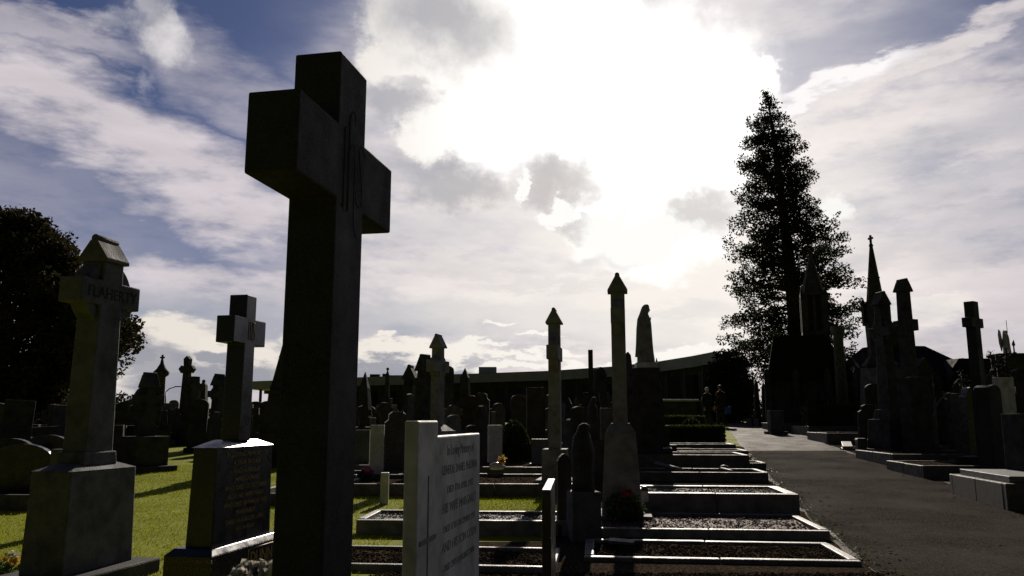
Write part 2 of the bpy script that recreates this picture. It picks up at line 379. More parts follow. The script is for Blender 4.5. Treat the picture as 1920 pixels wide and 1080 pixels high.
def celtic(label, X, Y, H, rz, steps, m='limestone', span=.8, sw=(.34, .24), th=.22, ring=True, cap=True, armf=.74, ah=.2, name='celtic_cross', group=None, ringr=None, cat='cross', lean=0):
    root = thing(name, label, cat, X, Y, rz, group)
    z = pedestal(root, steps, m)
    caph = th * 1.45 if cap else 0
    zt = H - caph; za = z + (zt - z) * armf
    MB().prism(cross_poly(z, zt, sw[0], sw[1], za, ah, span), -th / 2, th / 2).build('cross_shaft', m, root, .008)
    if ring:
        rr = ringr or span * .40
        MB().annulus(0, za, rr * .72, rr, -th * .36, th * .36).build('ring', m, root)
    if cap:
        c = MB(); gable(c, zt - .002, th * 1.42, sw[1] * 1.45, caph * .80, caph * .12); c.build('cap', m, root, .004)
    if lean: root.rotation_euler[1] = R(lean)
    return root
def plain_cross(label, X, Y, H, rz, steps, m='granite_black', span=.6, sw=.2, th=.16, armf=.76, ah=.19, name='stone_cross', group=None):
    root = thing(name, label, 'cross', X, Y, rz, group)
    z = pedestal(root, steps, m)
    MB().prism(cross_poly(z, H, sw * 1.1, sw, z + (H - z) * armf, ah, span), -th / 2, th / 2).build('cross_shaft', m, root, .006)
    return root
def obelisk(label, X, Y, H, rz, steps, m='limestone_dark', w=.36, tip=.16, name='obelisk', cat='obelisk', group=None, finial=None):
    root = thing(name, label, cat, X, Y, rz, group)
    z = pedestal(root, steps, m)
    zt = H - tip; MB().box(0, 0, z, w, w, zt - z, .62, .62).build('shaft', m, root, .006)
    b = MB(); b.box(0, 0, zt - .002, w * .62, w * .62, tip, .05, .05); b.build('tip', m, root)
    if finial: MB().ball((0, 0, H), finial).build('finial', m, root)
    return root
def headstone(label, X, Y, w, h, rz, m='limestone', th=.1, top='round', group=None, name='headstone', base=True, lean=0.):
    root = thing(name, label, 'headstone', X, Y, rz, group)
    pts = [(-w / 2, -.1), (w / 2, -.1)]
    if top == 'round':
        zz = h - w * .32
        pts += [(w / 2 * math.cos(a), zz + w * .32 * math.sin(a)) for a in np.linspace(0, math.pi, 15)]
    elif top == 'gothic': pts += [(w / 2, h - w * .55), (w * .36, h - w * .28), (w * .18, h - w * .09), (0, h), (-w * .18, h - w * .09), (-w * .36, h - w * .28), (-w / 2, h - w * .55)]
    elif top == 'shoulder': pts += [(w / 2, h - .22), (w * .36, h - .16), (w * .34, h - .05), (w * .2, h), (-w * .2, h), (-w * .34, h - .05), (-w * .36, h - .16), (-w / 2, h - .22)]
    else: pts += [(w / 2, h), (-w / 2, h)]
    MB().prism(pts, -th / 2, th / 2).build('stone', m, root, .006)
    if base: MB().box(0, 0, -.1, th * 2.2, w * 1.25, .1 + .13).build('base', m, root, .008)
    if lean: root.rotation_euler[1] = R(lean)
    return root

# pebbles as one mesh inside a bed
OCT_V = np.array([(1, 0, 0), (-1, 0, 0), (0, 1, 0), (0, -1, 0), (0, 0, 1), (0, 0, -1)], float)
OCT_F = np.array([(0, 2, 4), (2, 1, 4), (1, 3, 4), (3, 0, 4), (2, 0, 5), (1, 2, 5), (3, 1, 5), (0, 3, 5)])
def np_mesh(name, V, Fc, m, parent=None, smooth=False):
    me = bpy.data.meshes.new(name); k = Fc.shape[1]
    me.vertices.add(len(V)); me.vertices.foreach_set('co', V.ravel().astype(np.float32))
    me.loops.add(Fc.size); me.loops.foreach_set('vertex_index', Fc.ravel().astype(np.int32))
    me.polygons.add(len(Fc)); me.polygons.foreach_set('loop_start', np.arange(0, Fc.size, k, dtype=np.int32)); me.polygons.foreach_set('loop_total', np.full(len(Fc), k, np.int32))
    me.update(calc_edges=True); me.materials.append(M[m])
    o = bpy.data.objects.new(name, me); COL.objects.link(o)
    if parent is not None: o.parent = parent
    return o
def pebbles(P, r0, r1, m, name='gravel', parent=None):
    n = len(P); r = rng.uniform(r0, r1, (n, 1, 1)); sc = rng.uniform(.6, 1.3, (n, 1, 3)) * np.array([1, 1, .65])
    a = rng.uniform(0, 6.28, n); ca, sa = np.cos(a), np.sin(a)
    V = OCT_V[None] * r * sc + rng.normal(0, .12, (n, 6, 3)) * r
    x = V[..., 0] * ca[:, None] - V[..., 1] * sa[:, None]; y = V[..., 0] * sa[:, None] + V[..., 1] * ca[:, None]
    V = np.stack([x, y, V[..., 2]], -1) + P[:, None, :]
    Fc = (OCT_F[None] + (np.arange(n) * 6)[:, None, None]).reshape(-1, 3)
    return np_mesh(name, V.reshape(-1, 3), Fc, m, parent)
def leaves(P, s0, s1, m, name, parent=None, flat=0., aspect=.6):
    n = len(P); s = rng.uniform(s0, s1, (n, 1))
    u = rng.normal(size=(n, 3)); u[:, 2] *= (1 - flat); u /= np.linalg.norm(u, axis=1, keepdims=True)
    w = rng.normal(size=(n, 3)); w = np.cross(u, w); w /= np.linalg.norm(w, axis=1, keepdims=True)
    if flat: w[:, 2] *= (1 - flat)
    V = np.stack([P - u * s, P + w * s * aspect - u * s * .1, P + u * s, P - w * s * aspect + u * s * .1], 1)
    Fc = np.arange(n * 4).reshape(n, 4)
    return np_mesh(name, V.reshape(-1, 3), Fc, m, parent)

# ------------------------------------------------------------------ ground
def strip(name, rows, m, dz=0., nx=8, kind='structure'):   # rows: (Y, Xl, Xr)
    vs = []; fs = []
    for Y, a, b in rows:
        for i in range(nx + 1): vs.append((a + (b - a) * i / nx, Y, gz(Y) + dz))
    for j in range(len(rows) - 1):
        for i in range(nx):
            k = j * (nx + 1) + i; fs.append((k, k + 1, k + nx + 2, k + nx + 1))
    o = MB().add(vs, fs).build(name, m); return tag(o, kind=kind)
ys = [-60, -10, 0, 9, 12, 20, 30, 46, 52, 90, 200, 600, 3000]
g = strip('ground', [(y, -3000, 3000) for y in ys], 'turf', 0, 40)
PL = [(1660, 1085), (1617, 1062), (1557, 1003), (1500, 958), (1447, 905), (1438, 890), (1405, 855), (1385, 830), (1362, 799)]
PR = [(1935, 960), (1780, 907), (1700, 880), (1575, 843), (1500, 812), (1440, 796)]
pl = [gp(*p) for p in PL]; pr = [gp(*p) for p in PR]
YL = [p.y for p in pl]; XL = [p.x for p in pl]; YR = [p.y for p in pr]; XR = [p.x for p in pr]
def path_l(Y): return float(np.interp(Y, YL, XL)) if Y >= YL[0] else XL[0] + (Y - YL[0]) * .22
def path_r(Y): return float(np.interp(Y, YR, XR)) if Y >= YR[0] else XR[0] + (Y - YR[0]) * .30
rows = sorted(set([-8, 0, 3, 6, 9, 12, 15, 18, 22, 26, 30, 35, 40, 45, 46, 48, 52]) | set(round(v, 2) for v in YL[:6] if v < 50))
strip('gravel_ground', [(y, -1.75 + .1 * y, path_l(y) + .02) for y in (-4, 0, 4, 6, 8.6, 9)] , 'gravel', .004)
strip('gravel_ground', [(y, at(1020, 900, y).x, path_l(y) + .02) for y in (9.02, 12, 16, 20, 26)], 'gravel', .004)
strip('gravel_ground', [(y, path_r(y) - .05, path_r(y) + 9) for y in (9, 12, 16, 20, 26, 32)], 'soil', .004)
rows = sorted(set(rows) | set(np.round(np.arange(5.5, 46, .45), 2)))
strip('path', [(y, path_l(y) + random.uniform(-.07, .05), path_r(y) + random.uniform(-.07, .10)) for y in rows], 'asphalt_old', .012)
strip('path', [(52.05, path_l(52), path_r(52)), (60, path_l(52) - 1, path_r(52) + 1), (75, 10, 22)], 'asphalt_old', .012)
# near patch of newer asphalt, a sheet 4 mm proud
strip('path', [(y, path_l(y) + random.uniform(-.02, .12), path_r(y) - random.uniform(-.02, .14)) for y in sorted(set(np.round(np.arange(3, gp(1480, 846).y, .5), 2)) | {9., 12., gp(1480, 846).y})], M['asphalt'], .016)

# grass blades on the lawn
def in_px(P):
    return P
n = 90000
X = rng.uniform(-11, -1.3, n); Y = 5.2 + (19 - 5.2) * rng.uniform(0, 1, n) ** 1.1
keep = (X / Y > -.70) & (X < -1.75 + .1 * Y - .05) | (Y > 9.3); keep &= (X / Y > -.72) & (X / Y < .06)
X2 = rng.uniform(-1.6, .8, 16000); Y2 = rng.uniform(10.4, 14.3, 16000)
X = np.concatenate([X[keep], X2]); Y = np.concatenate([Y[keep], Y2]); n = len(X)
Z = np.interp(Y, [k[0] for k in KN], [k[1] for k in KN])
h = rng.uniform(.014, .036, n); a = rng.uniform(0, 6.28, n); w = rng.uniform(.004, .008, n); lx, ly = rng.normal(0, .016, n), rng.normal(0, .016, n)
V = np.stack([np.stack([X - w * np.cos(a), Y - w * np.sin(a), Z - .002], 1), np.stack([X + w * np.cos(a), Y + w * np.sin(a), Z - .002], 1), np.stack([X + lx, Y + ly, Z + h], 1)], 1)
tag(np_mesh('grass', V.reshape(-1, 3), np.arange(n * 3).reshape(n, 3), 'grass'), 'short sunlit green lawn grass between the graves', 'grass', kind='stuff')

# ------------------------------------------------------------------ kerbed graves
def grave(label, X, Y, Lx, Ly, rz, kh=.13, kw=.09, m='kerbstone', bed='gravel', peb=0, z=None, slab=None, group='kerbed grave plots', flip=1, bz=.5):
    """corner (X,Y) is the near corner on the path side; extends Lx away from the path (local -x*flip), Ly to the back"""
    root = thing('kerbed_grave', label, 'grave', X, Y, rz, group, z)
    zb = -.12
    s = -flip
    def bar(x0, x1, y0, y1, nm='kerb', hh=kh):
        x0, x1 = min(x0, x1), max(x0, x1); lx_, ly_ = x1 - x0, y1 - y0; k = max(1, round(max(lx_, ly_) / 1.15))
        for i in range(k):     # worn kerb stones laid end to end, slightly out of line
            a, b = i / k, (i + 1) / k; j = random.uniform(-.006, .005)
            if lx_ > ly_: cx_, cy_, sx_, sy_ = x0 + lx_ * (a + b) / 2, (y0 + y1) / 2 + random.uniform(-.004, .004), lx_ / k - .006, ly_
            else: cx_, cy_, sx_, sy_ = (x0 + x1) / 2 + random.uniform(-.004, .004), y0 + ly_ * (a + b) / 2, lx_, ly_ / k - .006
            MB().box(cx_, cy_, zb, sx_, sy_, hh - zb + j, rz=R(random.uniform(-.35, .35))).build(nm, m, root, .011)
    bar(0, s * Lx, 0, kw); bar(0, s * Lx, Ly - kw, Ly); bar(0, s * kw, kw + .003, Ly - kw - .003); bar(s * (Lx - kw), s * Lx, kw + .003, Ly - kw - .003)
    bh = kh * bz
    if slab: MB().box(s * Lx / 2, Ly / 2, kh + .002, Lx * .93, Ly * .86, .09).build('ledger_slab', slab, root, .01)
    vs = []; fs = []; nx, ny = 14, 8
    for j in range(ny + 1):
        for i in range(nx + 1):
            vs.append((s * (kw + (Lx - 2 * kw) * i / nx), kw + (Ly - 2 * kw) * j / ny, bh + random.uniform(-.008, .012)))
    for j in range(ny):
        for i in range(nx):
            k = j * (nx + 1) + i; fs.append((k, k + 1, k + nx + 2, k + nx + 1) if s > 0 else (k, k + nx + 1, k + nx + 2, k + 1))
    MB().add(vs, fs).build('gravel_bed', bed, root)
    if peb:
        P = np.stack([s * rng.uniform(kw + .01, Lx - kw - .01, peb), rng.uniform(kw + .01, Ly - kw - .01, peb), bh + rng.uniform(0, .014, peb)], 1)
        o = pebbles(P, .008, .018, bed, 'pebbles', root); o['kind'] = 'stuff'
    return root
def gxy(x, y, ztop):    # point seen at pixel lying ztop above ground
    Y = 5.
    for _ in range(60):
        p = at(x, y, Y); e = p.z - (gz(Y) + ztop)
        d = ray(x, y); Y += -e / (d.z / d.y - .03 * (Y > 10)) * .7
        Y = max(2, min(Y, 80))
    return at(x, y, Y)
def corner_grave(label, x, y, Lx, Ly, rz=-6., kh=.13, **k):
    p = gxy(x, y, kh); return grave(label, p.x, p.y, Lx, Ly, rz, kh=kh, **k)

corner_grave('pale kerbed grave nearest the camera beside the path, bed of dark stone chips', 1617, 1052, 2.5, 1.15, peb=2600, kh=.05, bz=.3)
corner_grave('pale kerbed grave with a reddish gravel bed, second from the camera along the path', 1557, 995, 2.6, 1.6, peb=2600, bed='gravel_red', kh=.11, bz=.6)
corner_grave('tall grey kerbed grave in front of the slender capped cross beside the path', 1499, 927, 2.15, 1.45, peb=1800, kh=.30, kw=.14, bed='gravel_grey', bz=.85)
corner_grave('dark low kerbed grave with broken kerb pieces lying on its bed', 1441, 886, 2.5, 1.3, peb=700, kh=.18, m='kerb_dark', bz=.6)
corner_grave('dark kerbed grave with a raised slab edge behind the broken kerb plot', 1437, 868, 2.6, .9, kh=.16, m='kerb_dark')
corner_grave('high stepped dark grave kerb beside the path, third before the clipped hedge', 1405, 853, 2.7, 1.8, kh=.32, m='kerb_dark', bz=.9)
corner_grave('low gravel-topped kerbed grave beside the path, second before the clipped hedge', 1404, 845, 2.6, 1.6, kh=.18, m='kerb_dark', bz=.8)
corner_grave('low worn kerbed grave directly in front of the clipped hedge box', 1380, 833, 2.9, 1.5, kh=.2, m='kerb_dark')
# left of the slender cross, behind the white stone
corner_grave('kerbed grave of dark chips with a thin pale kerb, right behind the white marble stone', 1040, 1063, 2.3, 1.05, kh=.07, kw=.06, peb=2400, bz=.4)
corner_grave('grey kerbed grave edged by lawn behind the white marble stone', 1085, 977, 2.55, 1.05, rz=-3., kh=.17, peb=1500, bed='gravel_grey', bz=.75)
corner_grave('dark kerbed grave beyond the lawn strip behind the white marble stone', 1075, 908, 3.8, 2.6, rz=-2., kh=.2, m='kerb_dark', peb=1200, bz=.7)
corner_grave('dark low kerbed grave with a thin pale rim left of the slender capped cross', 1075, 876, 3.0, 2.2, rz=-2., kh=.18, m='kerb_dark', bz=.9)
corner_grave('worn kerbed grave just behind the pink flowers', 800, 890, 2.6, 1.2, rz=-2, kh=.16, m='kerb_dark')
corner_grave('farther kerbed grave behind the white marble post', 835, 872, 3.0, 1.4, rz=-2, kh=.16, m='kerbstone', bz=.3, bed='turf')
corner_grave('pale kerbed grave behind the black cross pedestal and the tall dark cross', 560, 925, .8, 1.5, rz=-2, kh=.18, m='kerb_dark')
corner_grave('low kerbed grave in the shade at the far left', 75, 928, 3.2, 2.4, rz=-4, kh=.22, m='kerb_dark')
# right of the path (near corner on the left)
def rgrave(label, x, y, Lx, Ly, **k):
    p = gxy(x, y, k.get('kh', .13)); return grave(label, p.x, p.y, Lx, Ly, k.pop('rz', -6.), flip=-1, **k)
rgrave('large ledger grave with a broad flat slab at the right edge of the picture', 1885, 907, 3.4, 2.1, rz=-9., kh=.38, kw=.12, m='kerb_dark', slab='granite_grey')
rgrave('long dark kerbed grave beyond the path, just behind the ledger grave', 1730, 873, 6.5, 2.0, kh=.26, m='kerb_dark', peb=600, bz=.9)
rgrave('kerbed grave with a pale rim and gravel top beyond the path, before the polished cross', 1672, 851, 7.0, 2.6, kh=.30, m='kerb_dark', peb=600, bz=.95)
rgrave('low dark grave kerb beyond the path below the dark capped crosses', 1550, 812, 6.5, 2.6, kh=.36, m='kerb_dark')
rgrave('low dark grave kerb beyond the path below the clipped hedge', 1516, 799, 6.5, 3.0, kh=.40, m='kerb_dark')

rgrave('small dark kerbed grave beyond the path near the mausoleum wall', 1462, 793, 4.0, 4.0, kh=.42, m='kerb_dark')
# wedge shaped kerb stone and two stub posts beside the path
p = gp(1578, 842); r_ = thing('kerb_stone', 'sloping wedge of kerb stone lying at the right edge of the path', 'kerb stone', p.x, p.y, -20)
MB().prism([(-.55, 0), (.55, 0), (.55, .04), (-.55, .04)], 0, .1).prism([(-.5, -.05), (.5, -.05), (.5, .22), (-.5, .10)], .02, .30).build('stone', 'kerbstone', r_, .01)
for x, lab in ((1616, 'stubby square kerb post beside the path, left of a pair'), (1640, 'stubby square kerb post beside the path, right of a pair')):
    p = gp(x, 858); r_ = thing('kerb_post', lab, 'post', p.x, p.y, -6); MB().box(0, 0, -.1, .22, .22, .55).box(0, 0, .448, .26, .26, .05, .8, .8).build('post', 'kerb_dark', r_, .01)
# broken kerb pieces on the dark grave
for a, b, w_, lab in (((1228, 868), (1296, 887), .09, 'long pale broken kerb stone leaning across the dark grave'), ((1352, 878), (1382, 886), .05, 'short broken kerb fragment on the dark grave')):
    P1 = gxy(*a, .34); P2 = gxy(*b, .13); P1 = at(a[0], a[1], P2.y + .5)
    o = MB().tube([P1, P2], w_ / 2, 4).build('broken_kerb', 'kerbstone'); tag(o, lab, 'stone fragment')
p = gxy(1358, 884, .1); o = MB().ball((0, 0, .06), .09, (1.2, 1, .8), 8).build('rubble_stone', 'kerbstone', loc=tuple(p)); tag(o, 'lump of pale rubble lying on the dark grave', 'stone fragment')
p = gxy(1165, 1018, .04); o = MB().box(0, 0, 0, .26, .14, .03).build('stone_tablet', 'kerbstone', bevel=.004, loc=tuple(p)); o.rotation_euler = (R(6), R(3), R(-12)); tag(o, 'small flat stone tablet lying on the near chippings by the rose bush', 'stone fragment')

# ------------------------------------------------------------------ foreground monuments
ANG = -11.
def ax(a): a = R(-a); return Vector((math.sin(a), math.cos(a), 0))       # local +y (row direction)
def ax2(a): a = R(-a); return Vector((math.cos(a), -math.sin(a), 0))     # local +x (front normal)
def solve(P, d, x, y):
    r_ = ray(x, y); k = r_.x / r_.y; return (k * P.y - P.x) / (d.x - k * d.y)
def block_from_px(x0, y0, Y, xr, yr, xl, yl, ang):
    """near corner pixel, right-far corner pixel x, left-far corner pixel x -> centre, size_x, size_y"""
    P = at(x0, y0, Y); u = ax(ang); v = -ax2(ang)
    Ly = solve(P, u, xr, yr); Lx = solve(P, v, xl, yl)
    c = P + u * (Ly / 2) + v * (Lx / 2); return c, Lx, Ly

# tall dark granite cross
Pn = at(640, 94, 4.16); u = ax(ANG); v = -ax2(ANG)
TH = .275; SWd = solve(Pn, u, 689, 148)
c = Pn + u * (SWd / 2) + v * (TH / 2)
root = thing('tall_stone_cross', 'towering plain dark granite cross with a carved monogram, nearest the camera', 'cross', c.x, c.y, ANG)
HT = Pn.z; za, ah = (2.485 + 2.905) / 2, .42
base_near = solve(Pn, u, 577, 180)     # arm reach on the near side
reach = abs(base_near) + SWd / 2 + .09
far_reach = solve(Pn, u, 735, 325) - SWd / 2
MB().prism([(-SWd / 2, -.2), (SWd / 2, -.2), (SWd / 2, za - ah / 2), (far_reach, za - ah / 2), (far_reach, za + ah / 2), (SWd / 2, za + ah / 2), (SWd / 2, HT), (-SWd / 2, HT),
            (-SWd / 2, za + ah / 2), (-reach, za + ah / 2), (-reach, za - ah / 2), (-SWd / 2, za - ah / 2)], -TH / 2, TH / 2).build('cross_shaft', 'granite_dark', root, .012)
MB().box(0, 0, -.1, TH * 1.9, SWd * 1.7, .4).build('plinth', 'granite_dark', root, .012)
mo = MB(); fx = TH / 2 - .0015
def curve(pts, r=.0045): mo.tube([(fx, a * .80, zc + (b - zc) * .92) for a, b in pts], r, 6)
zc = za
def bez(p0, p1, p2, p3, n=14):
    return [tuple((1 - t) ** 3 * a + 3 * (1 - t) ** 2 * t * b + 3 * (1 - t) * t * t * c_ + t ** 3 * d for a, b, c_, d in zip(p0, p1, p2, p3)) for t in np.linspace(0, 1, n)]
curve([(-.13, zc - .26), (-.13, zc + .24)], .007)                                   # I
curve([(-.16, zc + .20), (-.10, zc + .24)]); curve([(-.16, zc - .25), (-.10, zc - .28)])
curve([(-.05, zc - .27), (-.05, zc + .34)], .007)                                   # H
curve(bez((-.05, zc + .30), (.0, zc + .44), (.06, zc + .38), (.05, zc + .30)))
curve(bez((-.05, zc + .06), (-.02, zc + .20), (.07, zc + .24), (.06, zc - .02)))
curve(bez((.06, zc - .02), (.05, zc - .22), (.05, zc - .36), (.12, zc - .40)))
curve(bez((.25, zc + .15), (.21, zc + .21), (.10, zc + .26), (.16, zc + .06)))       # S
curve(bez((.16, zc + .06), (.22, zc - .10), (.24, zc - .22), (.13, zc - .20)))
curve(bez((.13, zc - .20), (.08, zc - .18), (.08, zc - .12), (.10, zc - .10)))
mo.build('monogram', 'granite_cut', root)

# white marble stepped headstone with inscription
Pm = at(785, 800, 3.3); u = ax(-10.); v = -ax2(-10.)
Lm = solve(Pm, u, 900, 820); Tm = max(.06, solve(Pm, v, 760, 800)); Sm = solve(Pm, u, 822, 800)
zt1 = at(800, 789, 3.4).z; zt2 = at(860, 817, 3.7).z
root = thing('marble_headstone', 'stepped white marble headstone with lead lettering and a thin incised cross, standing before the lawn', 'headstone', Pm.x, Pm.y, -10.)
MB().prism([(0, -.1), (Lm, -.1), (Lm, zt2), (Sm, zt2), (Sm, zt1), (0, zt1)], -Tm, 0).build('stone', 'marble', root, .008)
cw = Sm * .5
MB().box(.001, Sm * .52, .1, .004, .011, zt1 - .33, 1, 1).box(.002, Sm * .52, zt1 - .50, .005, .24, .020).build('incised_cross', 'marble_lead', root)
zb = zt2 - .085; yc = (Lm + Sm) / 2 + .0
lines = [('In Loving Memory of', .072), ('GENERAL DANIEL McKENNA', .060), ('DIED 7TH APRIL 1975', .047), ('HIS WIFE MARGARET', .062), ('DIED 17TH DECEMBER 1975', .044), ('AND HIS SON COLM', .062), ('DIED 29TH JANUARY 2000', .044)]
for i, (s_, h_) in enumerate(lines):
    text_part(s_, h_, 'marble_lead', root, (.0005, yc, zb - i * .085 - .006), FRONT, depth=.0008, xs=min(1.2, (Lm - Sm) * .86 / (len(s_) * h_ * .60)))

# carved grey cross with gabled cap on a great block, far left
c, Lx, Ly = block_from_px(128, 884, 6.4, 248, 876, 67, 883, -12.)
Lx = max(Lx, .36)
root = thing('capped_celtic_cross', 'grey stone ringed cross with gabled cap and a surname, on a massive block at left', 'cross', c.x, c.y, -12.)
zt = at(128, 884, 6.4).z
MB().box(0, 0, -.1, Lx * 2.0, Ly * 1.5, .1 + .12).build('base_step', 'limestone_dark', root, .015)
MB().box(0, 0, .117, Lx * 1.08, Ly * 1.08, zt - .117, .94, .94).build('block', 'limestone', root, .012)
MB().box(0, 0, zt - .003, Lx * 1.02, Ly * 1.02, .05, .55, .60).build('weathered_top', 'limestone', root)
p0, hc = spot(200, 447, 6.8); z0 = zt + .03
sh = .33; swt = .24; thk = .22; za = at(200, 553, 6.8).z; capz = at(200, 495, 6.8).z; span = .72
MB().box(0, 0, z0, thk * 1.2, sh * 1.2, .11, .95, .95).build('shaft_foot', 'limestone', root, .01)
MB().prism(cross_poly(z0 + .1, capz, sh, swt, za, .21, span), -thk / 2, thk / 2).build('cross_shaft', 'limestone', root, .012)
MB().annulus(0, za, .195, .275, -thk * .36, thk * .36, 40).build('ring', 'limestone', root)
cp = MB(); gable(cp, capz - .003, thk * 1.3, swt * 1.2, at(200, 455, 6.8).z - capz, .036, .03); cp.build('cap', 'limestone', root, .004)
text_part('FLAHERTY', .135, 'granite_cut', root, (thk / 2 + .0015, .01, za - .048), FRONT, depth=.002, xs=.96)

# black granite cross on inscribed pedestal
c, Lx, Ly = block_from_px(402, 838, 5.3, 505, 838, 369, 838, -11.)
Lx = .17
root = thing('black_granite_cross', 'polished black granite cross on a gold-lettered pedestal beside the towering dark cross', 'cross', c.x, c.y, -11.)
zt = at(402, 838, 5.3).z; zbt = .50
MB().box(0, 0, zbt - .003, Lx * 1.08, Ly * 1.04, zt - zbt, .92, .96).build('pedestal', 'granite_black', root, .006)
MB().box(0, 0, zt - .006, Lx * 1.05, Ly * 1.05, .045, .5, .55).build('pedestal_cap', 'granite_black', root)
bx, by = Lx + .16, Ly * 1.34
MB().box(0, 0, .30, bx, by, .165).box(0, 0, .465, bx * .995, by * .995, .036, .80, .90).build('base', 'granite_black', root, .004)
MB().box(0, 0, -.1, bx * 1.25, by * 1.22, .405).build('lower_step', 'granite_grey', root, .012)
zcr = zt + .03; hT = at(450, 552, 5.6).z; za2 = at(450, 620, 5.6).z
MB().prism(cross_poly(zcr, hT, .155, .135, za2, .185, .44), -.068, .068).build('cross_shaft', 'granite_black', root, .006)
go = MB()
def cg(pts): go.tube([(.0695, a * .8, b) for a, b in pts], .003, 5)
cg([(-.03, za2 - .06), (-.03, za2 + .07)]); cg([(.0, za2 - .06), (.0, za2 + .07)]); cg([(.0, za2), (.03, za2)]); cg([(.03, za2 - .06), (.03, za2 + .07)]); cg(bez((.075, za2 + .06), (.04, za2 + .09), (.04, za2), (.06, za2))); cg(bez((.06, za2), (.09, za2 - .02), (.07, za2 - .08), (.035, za2 - .05)))
go.build('monogram', 'gold', root)
for i, s_ in enumerate(['IN LOVING MEMORY OF', 'A DEAR FATHER', 'AND HUSBAND', 'JAMES DUNNE', 'WHO DIED 12 OCTOBER', 'ALSO HIS WIFE MARY', 'WHO DIED 30 MARCH 1978', 'MARGARET', 'DIED 14 AUGUST 1991']):
    text_part(s_, .042, 'gold', root, (Lx * .54 + .002 - .0055 * (1 - i / 12), .02, zt - .07 - i * .055), FRONT, xs=min(1.2, Ly * .85 / (len(s_) * .026)))
text_part('REST IN PEACE', .036, 'gold', root, (Lx * .55 + .0005, .02, zbt + .07), FRONT)
text_part('DUNNE', .115, 'gold', root, (bx / 2 + .002, by * .16, .345), FRONT, xs=.9)
fr = MB()
y0, y1, z0_, z1_ = by * .16 - .21, by * .16 + .21, .322, .445
for a, b in (((y0, z0_), (y1, z0_)), ((y1, z0_), (y1, z1_)), ((y1, z1_), (y0, z1_)), ((y0, z1_), (y0, z0_))): fr.tube([(bx / 2 + .003, *a), (bx / 2 + .003, *b)], .004, 5)
fr.build('name_frame', 'gold', root)
for i, s_ in enumerate(['OF YOUR CHARITY PRAY FOR', 'THE REPOSE OF THEIR SOULS', 'R.I.P.']):
    text_part(s_, .030, 'gold', root, (0, -by / 2 - .002, .425 - i * .045), SIDE, xs=.85)

# small black headstone edge-on, right of the marble one
Pk = at(1015.5, 918.5, 5.0); Pk2 = at(1027, 893, 6.1); dk = (Pk2 - Pk); dk.z = 0; Lk = dk.length; angk = -math.degrees(math.atan2(dk.x, dk.y))
root = thing('black_headstone', 'thin polished black headstone seen edge-on with a bright top, right of the marble stone', 'headstone', Pk.x, Pk.y, angk)
MB().prism([(0, -.1), (Lk, -.1), (Lk, Pk.z - .01), (0, Pk.z)], 0, .055).build('stone', 'granite_black', root, .004)
MB().box(.03, Lk / 2, -.1, .26, Lk + .1, .24).build('base', 'granite_grey', root, .006)

# ------------------------------------------------------------------ statues
def madonna(root, H, m, z=0., veil=True):
    k = H / 1.55
    b = MB()
    secs = [(0, 0, 0, .23, .25, .03), (.06, 0, 0, .22, .24, .07), (.3, -.01, 0, .20, .22, .09), (.6, -.015, 0, .19, .205, .09), (.85, -.02, 0, .185, .20, .06), (1.02, -.01, 0, .17, .20, .04), (1.15, .0, 0, .145, .19, .02), (1.24, .0, 0, .11, .16, .01), (1.30, .015, 0, .075, .10, 0)]
    b.loft([(z + s[0] * k, s[1] * k, s[2] * k, s[3] * k, s[4] * k, s[5]) for s in secs], 32)
    b.ball((.05 * k, 0, z + 1.41 * k), .085 * k, (1.0, .86, 1.25), 14)
    b.ball((.135 * k, 0, z + 1.395 * k), .016 * k, (1.2, .8, 1.3), 6)
    b.ball((.12 * k, 0, z + 1.355 * k), .018 * k, (.8, 1.2, .5), 6)
    b.tube([(-.02 * k, .19 * k, z + 1.17 * k), (.04 * k, .20 * k, z + .98 * k), (.12 * k, .03 * k, z + 1.10 * k)], .055 * k, 8, .03 * k)
    b.tube([(-.02 * k, -.19 * k, z + 1.17 * k), (.04 * k, -.20 * k, z + .98 * k), (.12 * k, -.03 * k, z + 1.10 * k)], .055 * k, 8, .03 * k)
    for sy in (-1, 1):
        for j in range(5): b.tube([(.11 * k, sy * .02 * k, z + 1.09 * k), (.145 * k, sy * .014 * k, z + (1.12 + .010 * j) * k), (.155 * k, sy * .008 * k, z + (1.16 + .010 * j) * k)], .010 * k, 5)
    o = b.build('figure', m, root)
    if veil:
        v_ = MB(); vs = [(.16, -.07, .21, .20, .06), (.5, -.06, .19, .20, .05), (.9, -.07, .16, .20, .04), (1.15, -.06, .14, .19, .03), (1.30, -.02, .115, .135, .01), (1.40, .012, .112, .112, 0), (1.48, .03, .098, .095, 0), (1.535, .045, .06, .06, 0), (1.55, .05, .02, .02, 0)]
        v_.loft([(z + s[0] * k, s[1] * k, 0, s[2] * k, s[3] * k, s[4]) for s in vs], 28)
        v_.build('veil', m, root)
    return o
Y0 = 19.; X0, Ht = spot(1209, 571, Y0); zp = at(1209, 697, Y0).z - gz(Y0)
root = thing('statue_pedestal', 'tall dark stone pedestal under the veiled white statue', 'pedestal', X0 - .02, Y0, -10)
MB().box(0, 0, -.1, 1.1, 1.1, .5).build('base_step', 'limestone_dark', root, .01)
MB().box(0, 0, .395, .70, .70, zp - .395, .86, .86).build('die', 'limestone_dark', root, .01)
MB().box(0, 0, zp - .003, .62, .62, .08).build('cornice', 'limestone_dark', root, .01)
root = thing('madonna_statue', 'pale stone statue of a veiled woman praying with bowed head, on the tall pedestal', 'statue', X0 - .01, Y0, -2, z=gz(Y0) + zp + .078)
MB().box(0, 0, 0, .50, .48, .13).build('statue_base', 'marble', root, .01)
madonna(root, Ht - zp - .2, 'limestone_pale', .128)

